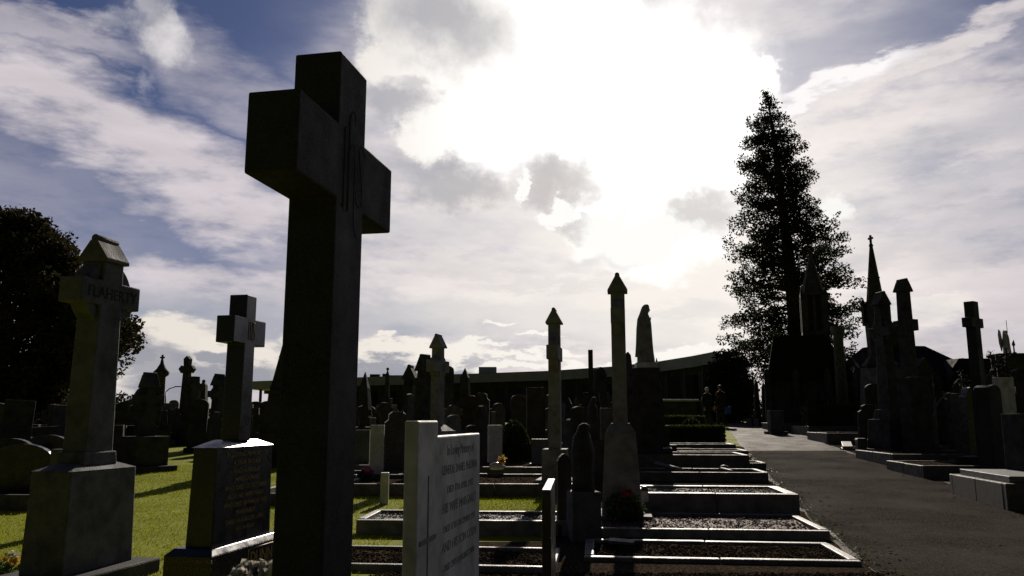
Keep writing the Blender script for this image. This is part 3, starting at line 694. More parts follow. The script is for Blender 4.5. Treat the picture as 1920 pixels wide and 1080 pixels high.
X0, Ht = spot(1885, 622, 32.); zp = at(1885, 668, 32.).z - gz(32.)
root = thing('statue_pedestal', 'dark squat pedestal carrying the winged figure at the far right', 'pedestal', X0, 32., -8)
MB().box(0, 0, -.1, 1.5, 1.5, .7).build('base_step', 'limestone_dark', root, .01)
MB().box(0, 0, .59, .95, .95, zp - .60, .9, .9).build('die', 'limestone_dark', root, .01); MB().box(0, 0, zp - .02, 1.15, 1.15, .10).build('cornice', 'limestone_dark', root, .01)
root = thing('angel_statue', 'small pale winged angel statue with a staff at the far right', 'statue', X0, 32., -60, z=gz(32.) + zp + .078)
madonna(root, .98, 'marble', 0, veil=False)
for s_ in (-1, 1):
    MB().prism([(s_ * .02, .55), (s_ * .10, .92), (s_ * .20, 1.0), (s_ * .26, .8), (s_ * .24, .45), (s_ * .12, .12), (s_ * .05, .3)][::s_], -.17, -.13).build('wing', 'marble', root, .006)
MB().tube([(.16, -.16, .3), (.16, -.16, 1.35)], .012, 6).build('staff', 'metal', root)

# ------------------------------------------------------------------ mid-distance monuments
def S(xt, yt, Y): return spot(xt, yt, Y)
X0, H0 = S(1157, 512, 10.8)
celtic('slender pale capped cross on a tall tapering plinth, its arms edge-on, beside the path', X0, 10.8, H0, -8, [(.75, .9, .08), (.52, .60, 1.02, .76), (.40, .46, .13, .62)], 'limestone_pale', span=.70, sw=(.27, .17), th=.19, armf=.80, ah=.2, ringr=.27)
X0, H0 = S(1039, 577, 14.)
celtic('pale capped ringed cross on a dark plinth, left of the slender capped cross', X0, 14., H0, -9, [(.62, .8, .2), (.42, .55, .5, .95)], 'limestone_pale', span=.82, sw=(.34, .20), th=.20, armf=.76, ah=.24, ringr=.36)
X0, H0 = S(822, 625, 17.)
celtic('weathered capped cross with a slipped ridge roll, on a grey block above the marble stone', X0, 17., H0, -24, [(.9, .9, .1), (.62, .66, .78, .92), (.55, .55, .12, .5)], 'limestone_pale', span=.62, sw=(.24, .16), th=.22, armf=.76, ah=.24, ringr=.24)
X0, H0 = S(797, 663, 27.)
celtic('dark capped cross with blunt arms, just left of the slipped-ridge cross', X0, 27., H0, -40, [(1.0, 1.0, .3), (.7, .7, .7, .9)], 'limestone_dark', span=.72, sw=(.55, .30), th=.4, armf=.74, ah=.26, ring=False)
X0, H0 = S(770, 683, 28.)
celtic('dark capped pillar cross, second left of the slipped-ridge cross', X0, 28., H0, -12, [(1.0, 1.0, .3), (.7, .7, .7, .9)], 'limestone_dark', span=.7, sw=(.5, .30), th=.36, armf=.70, ah=.24)
X0, H0 = S(685, 697, 30.)
obelisk('dark pointed pillar just right of the towering cross', X0, 30., H0, -10, [(1., 1., .3), (.7, .7, .5)], w=.5, tip=.6)
X0, H0 = S(727, 692, 36.)
obelisk('thin dark column with a ball finial before the long roof', X0, 36., H0, -10, [(1., 1., .4), (.7, .7, .8), (.4, .4, .3)], w=.22, tip=.25, finial=.07, name='column', cat='column')
X0, H0 = S(836, 686, 30.)
headstone('dark round-headed tall stone behind the slipped-ridge cross', X0, 30., .55, H0, -50, 'limestone_dark', .3)
X0, H0 = S(872, 690, 25.)
obelisk('thin dark obelisk left of the roof box', X0, 25., H0, -10, [(1., 1., .2), (.7, .7, .45)], w=.40, tip=.3)
X0, H0 = S(1107, 656, 25.)
r_ = thing('stone_column', 'slim square broken column left of the slender capped cross', 'column', X0, 25., -10)
z_ = pedestal(r_, [(1.2, 1.2, .3), (.9, .9, .9, .9), (.6, .6, .5, .8)], 'limestone_dark'); MB().box(0, 0, z_, .14, .14, H0 - z_).build('shaft', 'limestone_dark', r_, .01)
X0, H0 = S(1117, 688, 26.)
headstone('dark gothic stone beside the slim broken column', X0 + .1, 26., .45, H0, -60, 'limestone_dark', .25, 'gothic')
X0, H0 = S(1177, 660, 21.)
r_ = thing('draped_urn_pillar', 'dark pillar with a draped urn just right of the slender capped cross', 'pillar', X0, 21., -10)
z_ = pedestal(r_, [(1.0, 1.0, .3), (.5, .5, 1.35, .9)], 'limestone_dark'); MB().loft([(z_, 0, 0, .16, .16), (z_ + .15, 0, 0, .22, .22), (z_ + .35, .03, 0, .20, .2, .05), (z_ + .5, .0, 0, .14, .14, .05), (H0 - .08, 0, 0, .08, .08), (H0, 0, 0, .02, .02)], 16).build('urn', 'limestone_dark', r_)
X0, H0 = S(1231, 671, 22.)
obelisk('small sharp dark obelisk right of the veiled statue', X0, 22., H0, -10, [(.9, .9, .3), (.55, .55, .5)], w=.34, tip=.42)
X0, H0 = S(1003, 727, 22.)
headstone('broad grey slab headstone left of the pale capped ringed cross', X0 + .02, 22., .50, H0, -86, 'limestone_dark', .3, 'flat')

# left background
X0, H0 = S(282, 697, 17.5)
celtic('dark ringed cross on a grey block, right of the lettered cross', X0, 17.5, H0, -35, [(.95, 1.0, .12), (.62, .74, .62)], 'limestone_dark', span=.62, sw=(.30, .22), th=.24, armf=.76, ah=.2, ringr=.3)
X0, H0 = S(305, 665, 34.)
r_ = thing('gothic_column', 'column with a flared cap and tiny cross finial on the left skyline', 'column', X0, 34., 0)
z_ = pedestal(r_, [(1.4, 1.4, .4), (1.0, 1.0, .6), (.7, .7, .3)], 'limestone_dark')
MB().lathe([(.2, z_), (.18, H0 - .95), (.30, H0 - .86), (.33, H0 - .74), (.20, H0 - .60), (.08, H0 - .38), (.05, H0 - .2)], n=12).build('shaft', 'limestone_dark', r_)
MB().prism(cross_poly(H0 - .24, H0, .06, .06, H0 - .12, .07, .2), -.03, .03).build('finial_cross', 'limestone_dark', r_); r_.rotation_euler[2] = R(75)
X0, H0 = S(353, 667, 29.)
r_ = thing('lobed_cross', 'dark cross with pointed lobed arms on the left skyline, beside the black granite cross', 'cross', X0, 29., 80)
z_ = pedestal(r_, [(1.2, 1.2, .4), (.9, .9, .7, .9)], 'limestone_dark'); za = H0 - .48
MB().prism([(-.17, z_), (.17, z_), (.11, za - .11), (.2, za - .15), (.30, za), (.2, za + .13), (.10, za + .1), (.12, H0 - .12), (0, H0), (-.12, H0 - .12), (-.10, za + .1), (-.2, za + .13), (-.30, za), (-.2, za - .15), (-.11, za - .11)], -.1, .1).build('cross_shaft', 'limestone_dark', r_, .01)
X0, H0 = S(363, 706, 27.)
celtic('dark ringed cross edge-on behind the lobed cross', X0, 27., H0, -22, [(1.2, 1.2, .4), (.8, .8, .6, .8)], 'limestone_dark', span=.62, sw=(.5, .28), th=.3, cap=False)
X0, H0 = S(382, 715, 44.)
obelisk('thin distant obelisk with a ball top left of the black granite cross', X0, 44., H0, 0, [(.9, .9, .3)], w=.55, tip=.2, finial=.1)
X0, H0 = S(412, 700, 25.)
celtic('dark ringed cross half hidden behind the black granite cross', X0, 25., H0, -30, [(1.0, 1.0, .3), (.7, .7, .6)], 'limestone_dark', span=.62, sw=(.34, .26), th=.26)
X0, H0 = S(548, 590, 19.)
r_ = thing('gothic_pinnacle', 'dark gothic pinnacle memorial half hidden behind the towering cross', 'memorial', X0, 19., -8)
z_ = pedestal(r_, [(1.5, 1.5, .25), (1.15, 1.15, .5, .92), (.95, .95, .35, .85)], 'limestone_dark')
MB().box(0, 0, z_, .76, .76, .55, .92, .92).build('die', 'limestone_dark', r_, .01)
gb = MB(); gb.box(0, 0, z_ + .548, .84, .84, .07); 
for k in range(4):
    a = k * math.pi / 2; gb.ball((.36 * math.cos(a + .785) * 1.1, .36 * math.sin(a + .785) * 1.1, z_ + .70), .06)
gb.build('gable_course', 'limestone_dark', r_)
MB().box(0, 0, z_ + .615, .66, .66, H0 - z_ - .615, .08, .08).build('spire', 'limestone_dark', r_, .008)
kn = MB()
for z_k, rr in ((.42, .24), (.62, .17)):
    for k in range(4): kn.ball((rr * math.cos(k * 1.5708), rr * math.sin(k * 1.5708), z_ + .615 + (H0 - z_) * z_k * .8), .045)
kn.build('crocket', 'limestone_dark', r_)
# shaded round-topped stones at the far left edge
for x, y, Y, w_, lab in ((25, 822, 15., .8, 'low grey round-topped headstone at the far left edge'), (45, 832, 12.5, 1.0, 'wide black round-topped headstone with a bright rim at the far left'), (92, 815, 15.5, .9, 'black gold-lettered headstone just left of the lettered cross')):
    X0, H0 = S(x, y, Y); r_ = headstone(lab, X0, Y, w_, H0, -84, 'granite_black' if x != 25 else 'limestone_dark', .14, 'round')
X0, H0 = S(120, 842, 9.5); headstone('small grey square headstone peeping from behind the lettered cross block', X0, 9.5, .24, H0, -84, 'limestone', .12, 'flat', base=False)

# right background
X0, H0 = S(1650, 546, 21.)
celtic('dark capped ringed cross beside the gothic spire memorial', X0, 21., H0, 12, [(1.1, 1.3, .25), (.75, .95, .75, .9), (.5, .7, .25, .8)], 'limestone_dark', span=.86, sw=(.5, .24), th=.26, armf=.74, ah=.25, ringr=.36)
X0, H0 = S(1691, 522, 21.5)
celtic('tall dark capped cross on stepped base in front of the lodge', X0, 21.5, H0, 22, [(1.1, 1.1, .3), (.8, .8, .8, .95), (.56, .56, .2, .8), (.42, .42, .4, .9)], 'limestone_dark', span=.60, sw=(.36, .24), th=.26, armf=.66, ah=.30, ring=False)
X0, H0 = S(1820, 566, 17.)
r_ = plain_cross('polished dark cross on a slim shaft at the right, before the lodge roof', X0, 17., H0, -52, [(.8, .9, .35)], 'granite_dark', span=.58, sw=.24, th=.20, armf=.86, ah=.20)
X0, H0 = S(1868, 718, 13.3)
headstone('dark curved-shouldered headstone at the foot of the polished cross', at(1853, 760, 15.5).x, 15.5, .42, at(1853, 722, 15.5).z - gz(15.5), -60, 'granite_dark', .30, 'round')
X0, H0 = S(1815, 726, 18.5); headstone('gold-lettered black stone with a lit sloping top, left of the polished cross foot', X0 + .05, 18.5, .5, H0, -75, 'granite_black', .2, 'shoulder')
X0, H0 = S(1880, 708, 21.); headstone('slanted white marble slab right of the polished cross', X0, 21., .62, H0, -70, 'marble', .12, 'flat', lean=0)
X0, H0 = S(1796, 738, 20.); headstone('narrow pale marble stone left of the polished cross', X0, 20., .28, H0, -75, 'limestone', .2, 'flat')
X0, H0 = S(1908, 776, 13.); headstone('grey block at the right edge below the white marble slab', X0 + .1, 13., .5, H0, -80, 'limestone_dark', .4, 'flat')
X0, H0 = S(1712, 708, 20.3); headstone('broad grey headstone block below the tall dark capped cross', X0, 20.3, .62, H0, -70, 'limestone_dark', .4, 'flat')
X0, H0 = S(1570, 612, 36.)
r_ = thing('broken_column', 'pale round column with a carved capital before the gothic mausoleum', 'column', X0, 36., 0)
z_ = pedestal(r_, [(1.0, 1.0, .3), (.7, .7, .75, .9)], 'limestone_dark'); MB().lathe([(.25, z_), (.21, H0 - .42), (.26, H0 - .37), (.32, H0 - .13), (.29, H0)], n=16).build('shaft', 'limestone', r_)
for x, y, Y, w_, lab in ((1417, 712, 44., .55, 'left one of two tall narrow stones in the bright gap under the conifer'), (1431, 716, 43., .5, 'right one of two tall narrow stones in the bright gap under the conifer')):
    X0, H0 = S(x, y, Y); obelisk(lab, X0, Y, H0, 0, [(1., 1., .4)], 'limestone_dark', w=w_ * .55, tip=.25)
X0, H0 = S(1453, 770, 34.); headstone('small pale-topped stone at the foot of the mausoleum wall', X0, 34., .6, H0, -80, 'limestone', .3, 'flat')

# gothic spire memorial
X0, H0 = S(1625, 441, 33.)
r_ = thing('gothic_spire_memorial', 'slender gothic spire memorial topped by a small cross, right of the conifer', 'memorial', X0 + .15, 33., 20)
z1 = at(1630, 690, 33.).z - gz(33.); z2 = at(1630, 610, 33.).z - gz(33.); z3 = at(1630, 565, 33.).z - gz(33.)
MB().box(0, 0, -.1, 2.4, 2.4, .5).box(0, 0, .397, 1.9, 1.9, .5).build('base_step', 'limestone_dark', r_, .02)
MB().box(0, 0, .89, 1.25, 1.25, z1 - .89, .85, .85).build('lower_stage', 'limestone', r_, .02)
MB().lathe([(.62, z1), (.72, z1 + .12), (.55, z1 + .3), (.42, z1 + .5), (.46, z2)], n=8, smooth=False).build('middle_stage', 'limestone_dark', r_, .01)
mb = MB(); mb.box(0, 0, z2 - .003, .78, .78, .1); mb.box(0, 0, z2 + .09, .56, .56, z3 - z2 - .09)
for a, b in ((1, 1), (1, -1), (-1, 1), (-1, -1)): mb.box(a * .33, b * .33, z2 + .09, .13, .13, .75); mb.box(a * .33, b * .33, z2 + .838, .15, .15, .35, .08, .08)
mb.build('pinnacle_stage', 'limestone_dark', r_)
mb = MB(); mb.lathe([(.34, z3 - .002), (.05, H0 - .35)], n=8, smooth=False); mb.lathe([(.23, z3 + .95), (.26, z3 + 1.0), (.20, z3 + 1.05)], n=8); mb.ball((0, 0, H0 - .45), .09)
mb.build('spire', 'limestone_dark', r_)
MB().prism(cross_poly(H0 - .37, H0, .07, .07, H0 - .14, .08, .24), -.035, .035).build('spire_cross', 'limestone_dark', r_)

# gothic mausoleum with open lantern and spire, in front of the conifer
Ym = 40.; Xc, Hs = S(1519, 470, Ym)
r_ = thing('gothic_mausoleum', 'large dark gothic mausoleum with spire and open lantern in front of the conifer', 'mausoleum', Xc, Ym, -17)
hz = lambda y: at(1519, y, Ym).z - gz(Ym)
zw = hz(715); zr = hz(632); xa = at(1447, 700, Ym).x - Xc; xb = at(1592, 700, Ym).x - Xc
bd = MB(); bd.box((xa + xb) / 2, 1.2, -.1, xb - xa, 4.2, zw + .1); bd.build('wall', 'stonewall', r_, .03)
rf = MB(); rf.prismy([(xa - .15, zw - .002), (xb + .15, zw - .002), (xb - 1.2, zr), (xa + .25, zr)], -1.05, 3.5); rf.build('roof', 'slate', r_)
bt = MB()
for x_ in (xa - .12, xa + 1.2, xb - 1.2, xb + .12): bt.box(x_, -1.05, -.1, .34, .34, zw + .45, .85, .85); bt.box(x_, -1.05, zw + .34, .34, .34, .3, .05, .05)
bt.build('buttress', 'limestone_dark', r_)
for x_ in (xa + .62, xb - .62):
    MB().prismy([(x_ - .28, .9), (x_ + .28, .9), (x_ + .28, 1.7), (x_, 2.15), (x_ - .28, 1.7)], -.93, -.905).build('lancet_window', 'glass', r_)
MB().prismy([(-.4, -.05), (.4, -.05), (.4, 1.5), (0, 2.1), (-.4, 1.5)], -.94, -.905).build('doorway', 'glass', r_)
zt1, zt2, zt3 = hz(622), hz(594), hz(556)
tw = .62
MB().box(0, 0, zw - 1.2, tw * 2.1, tw * 2.1, zt1 - zw + 1.2, .96, .96).build('tower', 'limestone_dark', r_, .02)
ln = MB()
for a, b in ((1, 1), (1, -1), (-1, 1), (-1, -1)): ln.box(a * .48, b * .48, zt1 - .003, .3, .3, zt3 - zt1 + .006); ln.box(a * .56, b * .56, zt3, .16, .16, .55, .05, .05)
for a, b in ((0, -.5), (0, .5)): ln.box(a, b, zt1 - .003, .12, .12, zt3 - zt1)
for a, b in ((-.5, 0), (.5, 0)): ln.box(a, b, zt1 - .003, .12, .12, zt3 - zt1)
ln.box(0, 0, zt1 - .003, .62, .62, zt3 - zt1 + .006, .9, .9); ln.box(0, 0, zt3, 1.24, 1.24, .14); ln.build('lantern', 'limestone_dark', r_)
MB().lathe([(.60, zt3 + .138), (.40, zt3 + .9), (.06, Hs - .25), (.1, Hs - .2), (.03, Hs)], n=8, smooth=False).build('spire', 'limestone_dark', r_)
MB().box(xb + .9, .2, -.1, 1.6, 2.2, 1.9).build('side_porch', 'stonewall', r_, .02)
MB().prismy([(xb + .05, 1.79), (xb + 1.75, 1.79), (xb + .05, 3.0)], -.95, 1.35).build('porch_roof', 'slate', r_)

# ------------------------------------------------------------------ buildings
# long curved low building: fascia, walls, columns, windows, roof box
pts = [(470, 715, 730, 78), (560, 711.5, 727, 75), (670, 707.5, 723.5, 72), (800, 703, 720, 69), (900, 700, 717, 66), (1033, 695, 713, 62), (1150, 687, 706, 58), (1235, 677.5, 697, 55), (1300, 667, 688, 52), (1345, 658, 680, 50)]
r_ = thing('long_pavilion', 'long low curved building with a pale flat roof fascia and dark glazing behind the graves', 'building', at(900, 700, 66).x, 66, 0)
org = Vector(r_.location)
top = [at(x, a, Y) - org for x, a, b, Y in pts]; bot = [at(x, b, Y) - org for x, a, b, Y in pts]
m = len(pts)
vs = []; fs = []
for t_, b_ in zip(top, bot): vs += [t_, b_, b_ + Vector((0, 9, 0)), t_ + Vector((0, 9, .15))]
for i in range(m - 1):
    for k in range(4): fs.append((4 * i + k, 4 * i + (k + 1) % 4, 4 * i + 4 + (k + 1) % 4, 4 * i + 4 + k))
fs += [(0, 3, 2, 1), (4 * m - 4, 4 * m - 3, 4 * m - 2, 4 * m - 1)]
MB().add(vs, fs).build('roof_fascia', 'plaster', r_)
vs = []; fs = []; iw = [j for j in range(m) if pts[j][0] >= 560]
for j in iw:
    b_ = bot[j] + Vector((0, 1.6, 0)); z_ = gz(pts[j][3]) - org.z - .2; vs += [b_ + Vector((0, 0, .1)), Vector((b_.x, b_.y, z_)), Vector((b_.x, b_.y + 6, z_)), b_ + Vector((0, 6, .1))]
mm = len(iw)
for i in range(mm - 1):
    for k in range(4): fs.append((4 * i + k, 4 * i + (k + 1) % 4, 4 * i + 4 + (k + 1) % 4, 4 * i + 4 + k))
fs += [(0, 3, 2, 1), (4 * mm - 4, 4 * mm - 3, 4 * mm - 2, 4 * mm - 1)]
MB().add(vs, fs).build('wall', 'wall_dark', r_)
xs = [p[0] for p in pts]
for x in list(range(486, 560, 22)) + list(range(575, 1340, 34)):
    Yc = float(np.interp(x, xs, [p[3] for p in pts])); yb = float(np.interp(x, xs, [p[2] for p in pts])); pt = at(x, yb, Yc) - org
    zg = gz(Yc) - org.z; MB().box(pt.x, pt.y + .5, zg - .1, .22, .22, pt.z - zg + .15).build('column', 'wall_dark', r_)
for x in range(600, 1330, 34):
    Yc = float(np.interp(x, xs, [p[3] for p in pts])); yb = float(np.interp(x, xs, [p[2] for p in pts])); pt = at(x, yb, Yc) - org
    zg = gz(Yc) - org.z; ang_ = math.atan2(-.35 if x < 1150 else -.75, 4)
    MB().box(pt.x, pt.y + 1.42, zg + .5, 1.1, .06, max(.5, pt.z - zg - 1.0), rz=ang_ * .5).build('window', 'glass', r_)
pb = at(914, 702, 70) - org; zt_ = at(914, 687.5, 70).z - org.z
MB().box(pb.x, pb.y + 1, pb.z - .3, 1.55, 1.5, zt_ - pb.z + .3).build('roof_box', 'plaster', r_, .03)
for x, w_, h_ in ((700, .9, .25), (718, .35, .3), (740, 1.6, .16)):
    pp = at(x, 706, 73) - org; MB().box(pp.x, pp.y + 1, pp.z - .2, w_, .6, .2 + h_).build('roof_vent', 'wall_dark', r_)

# lodge on the right
Yl = 52.; Xl, _ = S(1760, 640, Yl); r_ = thing('lodge', 'dark stone lodge with steep slate roof, gables and a round-topped chimney at the right', 'building', Xl, Yl, 6)
h_ = lambda x, y: (at(x, y, Yl).x - Xl, at(x, y, Yl).z - gz(Yl))
zr = h_(1760, 640)[1]; ze = h_(1760, 705)[1]; xa = h_(1690, 640)[0]; xb = h_(1792, 640)[0]; xc = h_(1850, 680)[0]
MB().box((xa + xc) / 2 - .6, 4, -.1, xc - xa + 1.2, 7.6, ze + .1).build('wall', 'stonewall', r_)
MB().add([(xa - 1.6, -.2, ze - .05), (xc + .3, -.2, ze - .05), (xc + .3, 8.2, ze - .05), (xa - 1.6, 8.2, ze - .05), (xa, 3.2, zr), (xb, 3.2, zr), (xb, 5, zr), (xa, 5, zr)],
         [(3, 2, 1, 0), (0, 1, 5, 4), (1, 2, 6, 5), (2, 3, 7, 6), (3, 0, 4, 7), (4, 5, 6, 7)]).build('roof', 'slate', r_)
for x_ in (h_(1722, 690)[0], h_(1800, 690)[0]):
    zg = h_(1722, 672)[1]; MB().prismy([(x_ - 1.1, 0), (x_ + 1.1, 0), (x_ + 1.1, ze - .3), (x_, zg), (x_ - 1.1, ze - .3)], -.55, 1.4).build('gable', 'stonewall', r_)
    MB().box(x_, -.57, 1.2, .7, .04, 1.1).build('window', 'glass', r_)
cx_ = h_(1742, 640)[0]; zc_ = h_(1742, 613)[1]
cm = MB(); cm.box(cx_, 4, zr - .5, .80, .8, zc_ - zr + .2); cm.lathe([(.5, zc_ - .35), (.58, zc_ - .25), (.55, zc_ - .1), (.3, zc_)], (cx_, 4), 12); cm.build('chimney', 'stonewall', r_)
Xl2, _ = S(1890, 680, 48.); r_ = thing('slate_chapel', 'steep dark slate-roofed chapel with a finial at the right edge behind the angel', 'building', at(1925, 680, 48.).x, 48., 0)
z_e = at(1900, 735, 48.).z - gz(48.); z_r = at(1906, 665, 48.).z - gz(48.); xx = at(1845, 668, 48.).x - at(1925, 680, 48.).x
MB().box(.5, 3, -.1, 5.4, 6, z_e + .1).build('wall', 'stonewall', r_)
MB().add([(xx, -.2, z_e - .02), (3.5, -.2, z_e - .02), (3.5, 6.2, z_e - .02), (xx, 6.2, z_e - .02), (xx + .2, 2.9, z_r), (-.5, 2.9, z_r), (-.5, 3.1, z_r), (xx + .2, 3.1, z_r)], [(3, 2, 1, 0), (0, 1, 5, 4), (1, 2, 6, 5), (2, 3, 7, 6), (3, 0, 4, 7), (4, 5, 6, 7)]).build('roof', 'slate', r_)
xf = at(1908, 660, 48.).x - at(1925, 680, 48.).x; zf = at(1908, 636, 48.).z - gz(48.)
MB().prismy([(xf - .25, z_e), (xf + 1.3, z_e), (xf + .05, zf - .75)], .2, .6).build('gable', 'slate', r_)
MB().lathe([(.05, zf - .8), (.04, zf - .4), (.1, zf - .3), (.03, zf)], (xf + .05, .4), 8).build('finial', 'metal', r_)

# lamp posts on the left skyline
X0, H0 = S(372, 716, 60.); r_ = thing('street_lamp', 'distant lamp post with a small lantern among the left skyline crosses', 'street lamp', X0, 60., 0)
MB().tube([(0, 0, -.1), (0, 0, H0 - .5)], .06, 8, .04).build('pole', 'metal', r_); MB().lathe([(.05, H0 - .55), (.2, H0 - .2), (.22, H0 - .12), (.03, H0)], n=8).build('lantern', 'metal', r_)
X0, H0 = S(312, 727, 80.); r_ = thing('street_lamp', 'far street lamp with a long raised arm left of the lobed cross', 'street lamp', X0, 80., 0)
MB().tube([(0, 0, -.1), (0, 0, H0 - .4)], .09, 8, .06).build('pole', 'metal', r_); MB().tube([(0, 0, H0 - .4), (.3, 0, H0 - .1), (.9, 0, H0 + .1)], .05, 6).build('arm', 'metal', r_)
MB().box(1.15, 0, H0 + .06, .6, .22, .1).build('lamp_head', 'metal', r_)

# ------------------------------------------------------------------ hedges and shrubs
def hedge(label, X, Y, lx, ly, h, rz=0., n=5000, dome=False, m='leaf_hedge', name='hedge', cat='hedge', ls=(.02, .045)):
    r_ = thing(name, label, cat, X, Y, rz)
    if dome:
        d = rng.normal(size=(n, 3)); d /= np.linalg.norm(d, axis=1, keepdims=True); d[:, 2] = np.abs(d[:, 2]) * 1.0
        P = d * np.array([lx / 2, ly / 2, h]) * (1 + rng.normal(0, .025, (n, 1)))
        P[:, 2] = np.where(rng.random(n) < .3, rng.uniform(0, h * .5, n), P[:, 2])
        rr = np.sqrt(np.clip(1 - (P[:, 2] / h) ** 2 * .98, .03, 1)); dd = np.hypot(d[:, 0], d[:, 1]) + 1e-6
        P[:, 0] = d[:, 0] / dd * rr * lx / 2 * rng.uniform(.95, 1.04, n); P[:, 1] = d[:, 1] / dd * rr * ly / 2 * rng.uniform(.95, 1.04, n)
        MB().loft([(h * .94 * z, 0, 0, lx / 2 * .93 * math.sqrt(max(.01, 1 - z * z)), ly / 2 * .93 * math.sqrt(max(.01, 1 - z * z))) for z in (0, .2, .4, .6, .8, .92, .99)], 20).build('branch_core', 'bark', r_)
    else:
        a = np.array([lx * h, lx * h, ly * h, ly * h, lx * ly]); f = rng.choice(5, n, p=a / a.sum()); P = rng.uniform(-1, 1, (n, 3)) * np.array([lx / 2, ly / 2, h / 2]) + [0, 0, h / 2]
        P[f == 0, 1] = -ly / 2; P[f == 1, 1] = ly / 2; P[f == 2, 0] = -lx / 2; P[f == 3, 0] = lx / 2; P[f == 4, 2] = h
        P += rng.normal(0, .018, P.shape); MB().box(0, 0, -.05, lx * .96, ly * .92, h + .02).build('branch_core', 'bark', r_)
    leaves(P, ls[0], ls[1], m, 'foliage', r_); return r_
Yh = 28.; xa, xb = at(1240, 830, Yh).x, at(1361, 830, Yh).x; hh = at(1300, 800, Yh).z - gz(Yh)
hedge('low clipped hedge box beside the path, in front of the two walkers', (xa + xb) / 2, Yh + .5, xb - xa, 1.0, hh, -3, 7000)
Yh = 33.; xa, xb = at(1236, 800, Yh).x, at(1323, 800, Yh).x; hh = at(1300, 781, Yh).z - gz(Yh)
hedge('second clipped hedge box farther back, left of the two walkers', (xa + xb) / 2, Yh + .4, xb - xa, .9, hh, -3, 5000)
Yh = 30.5; xc = at(1297, 800, Yh).x; hedge('small clipped dome shrub between the two hedge boxes', xc, Yh, .95, .95, at(1297, 784, Yh).z - gz(Yh), 0, 2500, True, name='topiary_dome', cat='shrub')
Yh = 19.; xc = at(963, 820, Yh).x; hedge('dark round clipped topiary ball behind the marble stone', xc, Yh, .86, .86, at(963, 791, Yh).z - gz(Yh), 0, 4500, True, name='topiary_ball', cat='shrub')
Yh = 34.; xa, xb = at(1508, 790, Yh).x, at(1600, 790, Yh).x; hedge('dark clipped hedge beyond the path below the mausoleum', (xa + xb) / 2, Yh, xb - xa, 1.2, at(1550, 761, Yh).z - gz(Yh), -5, 5000)

def tree_leaves(centres, radii, per, s0, s1, m, parent, name='crown', squash=.75):
    P = []
    for c_, r in zip(centres, radii):
        k = max(4, int(per * r * r)); d = rng.normal(size=(k, 3)); d /= np.linalg.norm(d, axis=1, keepdims=True)
        P.append(np.array(c_) + d * (r * rng.uniform(.25, 1.05, (k, 1)) ** .6) * np.array([1, 1, squash]))
    return leaves(np.concatenate(P), s0, s1, m, name, parent)

# the great conifer
Yt = 70.; gy = gz(Yt); base = at(1497, 690, Yt); r_ = thing('giant_conifer', 'tall dark conical conifer against the bright sky, right of centre', 'tree', base.x, Yt, 0)
prof_y = [172, 185, 200, 225, 250, 300, 350, 400, 450, 500, 550, 600, 650, 690]
lft = [2, 10, 19, 36, 52, 70, 80, 82, 100, 116, 118, 132, 140, 136]; rgt = [2, 10, 17, 30, 42, 48, 60, 56, 90, 116, 108, 114, 118, 108]
axx = [1438, 1440, 1442, 1446, 1450, 1457, 1463, 1469, 1475, 1481, 1486, 1491, 1495, 1497]
zz = [at(a, y, Yt).z - gy for a, y in zip(axx, prof_y)]; axm = [at(a, y, Yt).x - base.x for a, y in zip(axx, prof_y)]
zr_ = zz[::-1]; lf = [v / F * Yt for v in lft][::-1]; rg_ = [v / F * Yt for v in rgt][::-1]; am = axm[::-1]
axis = lambda z: float(np.interp(z, zr_, am))
HT = zz[0]
tr = MB(); tr.tube([(axis(z) if z > zr_[0] else am[0], 0, z) for z in np.linspace(-.2, HT - .3, 26)], .95, 10, .05); tr.build('trunk', 'bark', r_)
br = MB(); cs = []; rs = []
nb = 330
for i in range(nb):
    f = (i + .5) / nb; z = 4.3 + (HT - 4.7) * (f ** .92)
    a = i * 2.399963 + random.uniform(-.3, .3); ca, sa = math.cos(a), math.sin(a)
    if abs(sa) > .62 and i % 3 == 0: continue
    rad = float(np.interp(z, zr_, rg_ if ca > 0 else lf)); mean = (float(np.interp(z, zr_, rg_)) + float(np.interp(z, zr_, lf))) / 2
    rad = rad * abs(ca) + mean * (1 - abs(ca)); rad *= random.choice((.74, .84, .92, .99, 1.04, 1.08)) * (1 + .05 * math.sin(z * 1.7 + a)) 
    x0 = axis(z); P = []
    droop = random.uniform(.05, .42); rise = random.uniform(-.12, .5)
    for t in np.linspace(0, 1, 6): P.append((x0 + ca * rad * t, sa * rad * t, z + rad * (rise * t - droop * 1.6 * t * t + .30 * t ** 4)))
    br.tube(P, .025 + rad * .012, 5, .012)
    nc = max(2, int(rad * 1.5))
    for k in range(nc):
        t = .30 + .70 * (k + random.random() * .8) / nc if rad > 1 else random.uniform(.2, 1)
        t = min(t, 1.0); j = min(4, int(t * 5)); w_ = t * 5 - j; p0, p1 = Vector(P[j]), Vector(P[j + 1]); p = p0.lerp(p1, w_)
        side = random.uniform(-.22, .22) * rad * t
        cs.append((p.x - sa * side, p.y + ca * side, p.z + random.uniform(-.45, .4))); rs.append(random.uniform(.36, .90) * (1 if rad > 1.6 else .62))
br.build('limbs', 'bark', r_)
tree_leaves(cs, rs, 140, .07, .15, 'leaf_conifer', r_, squash=.74)

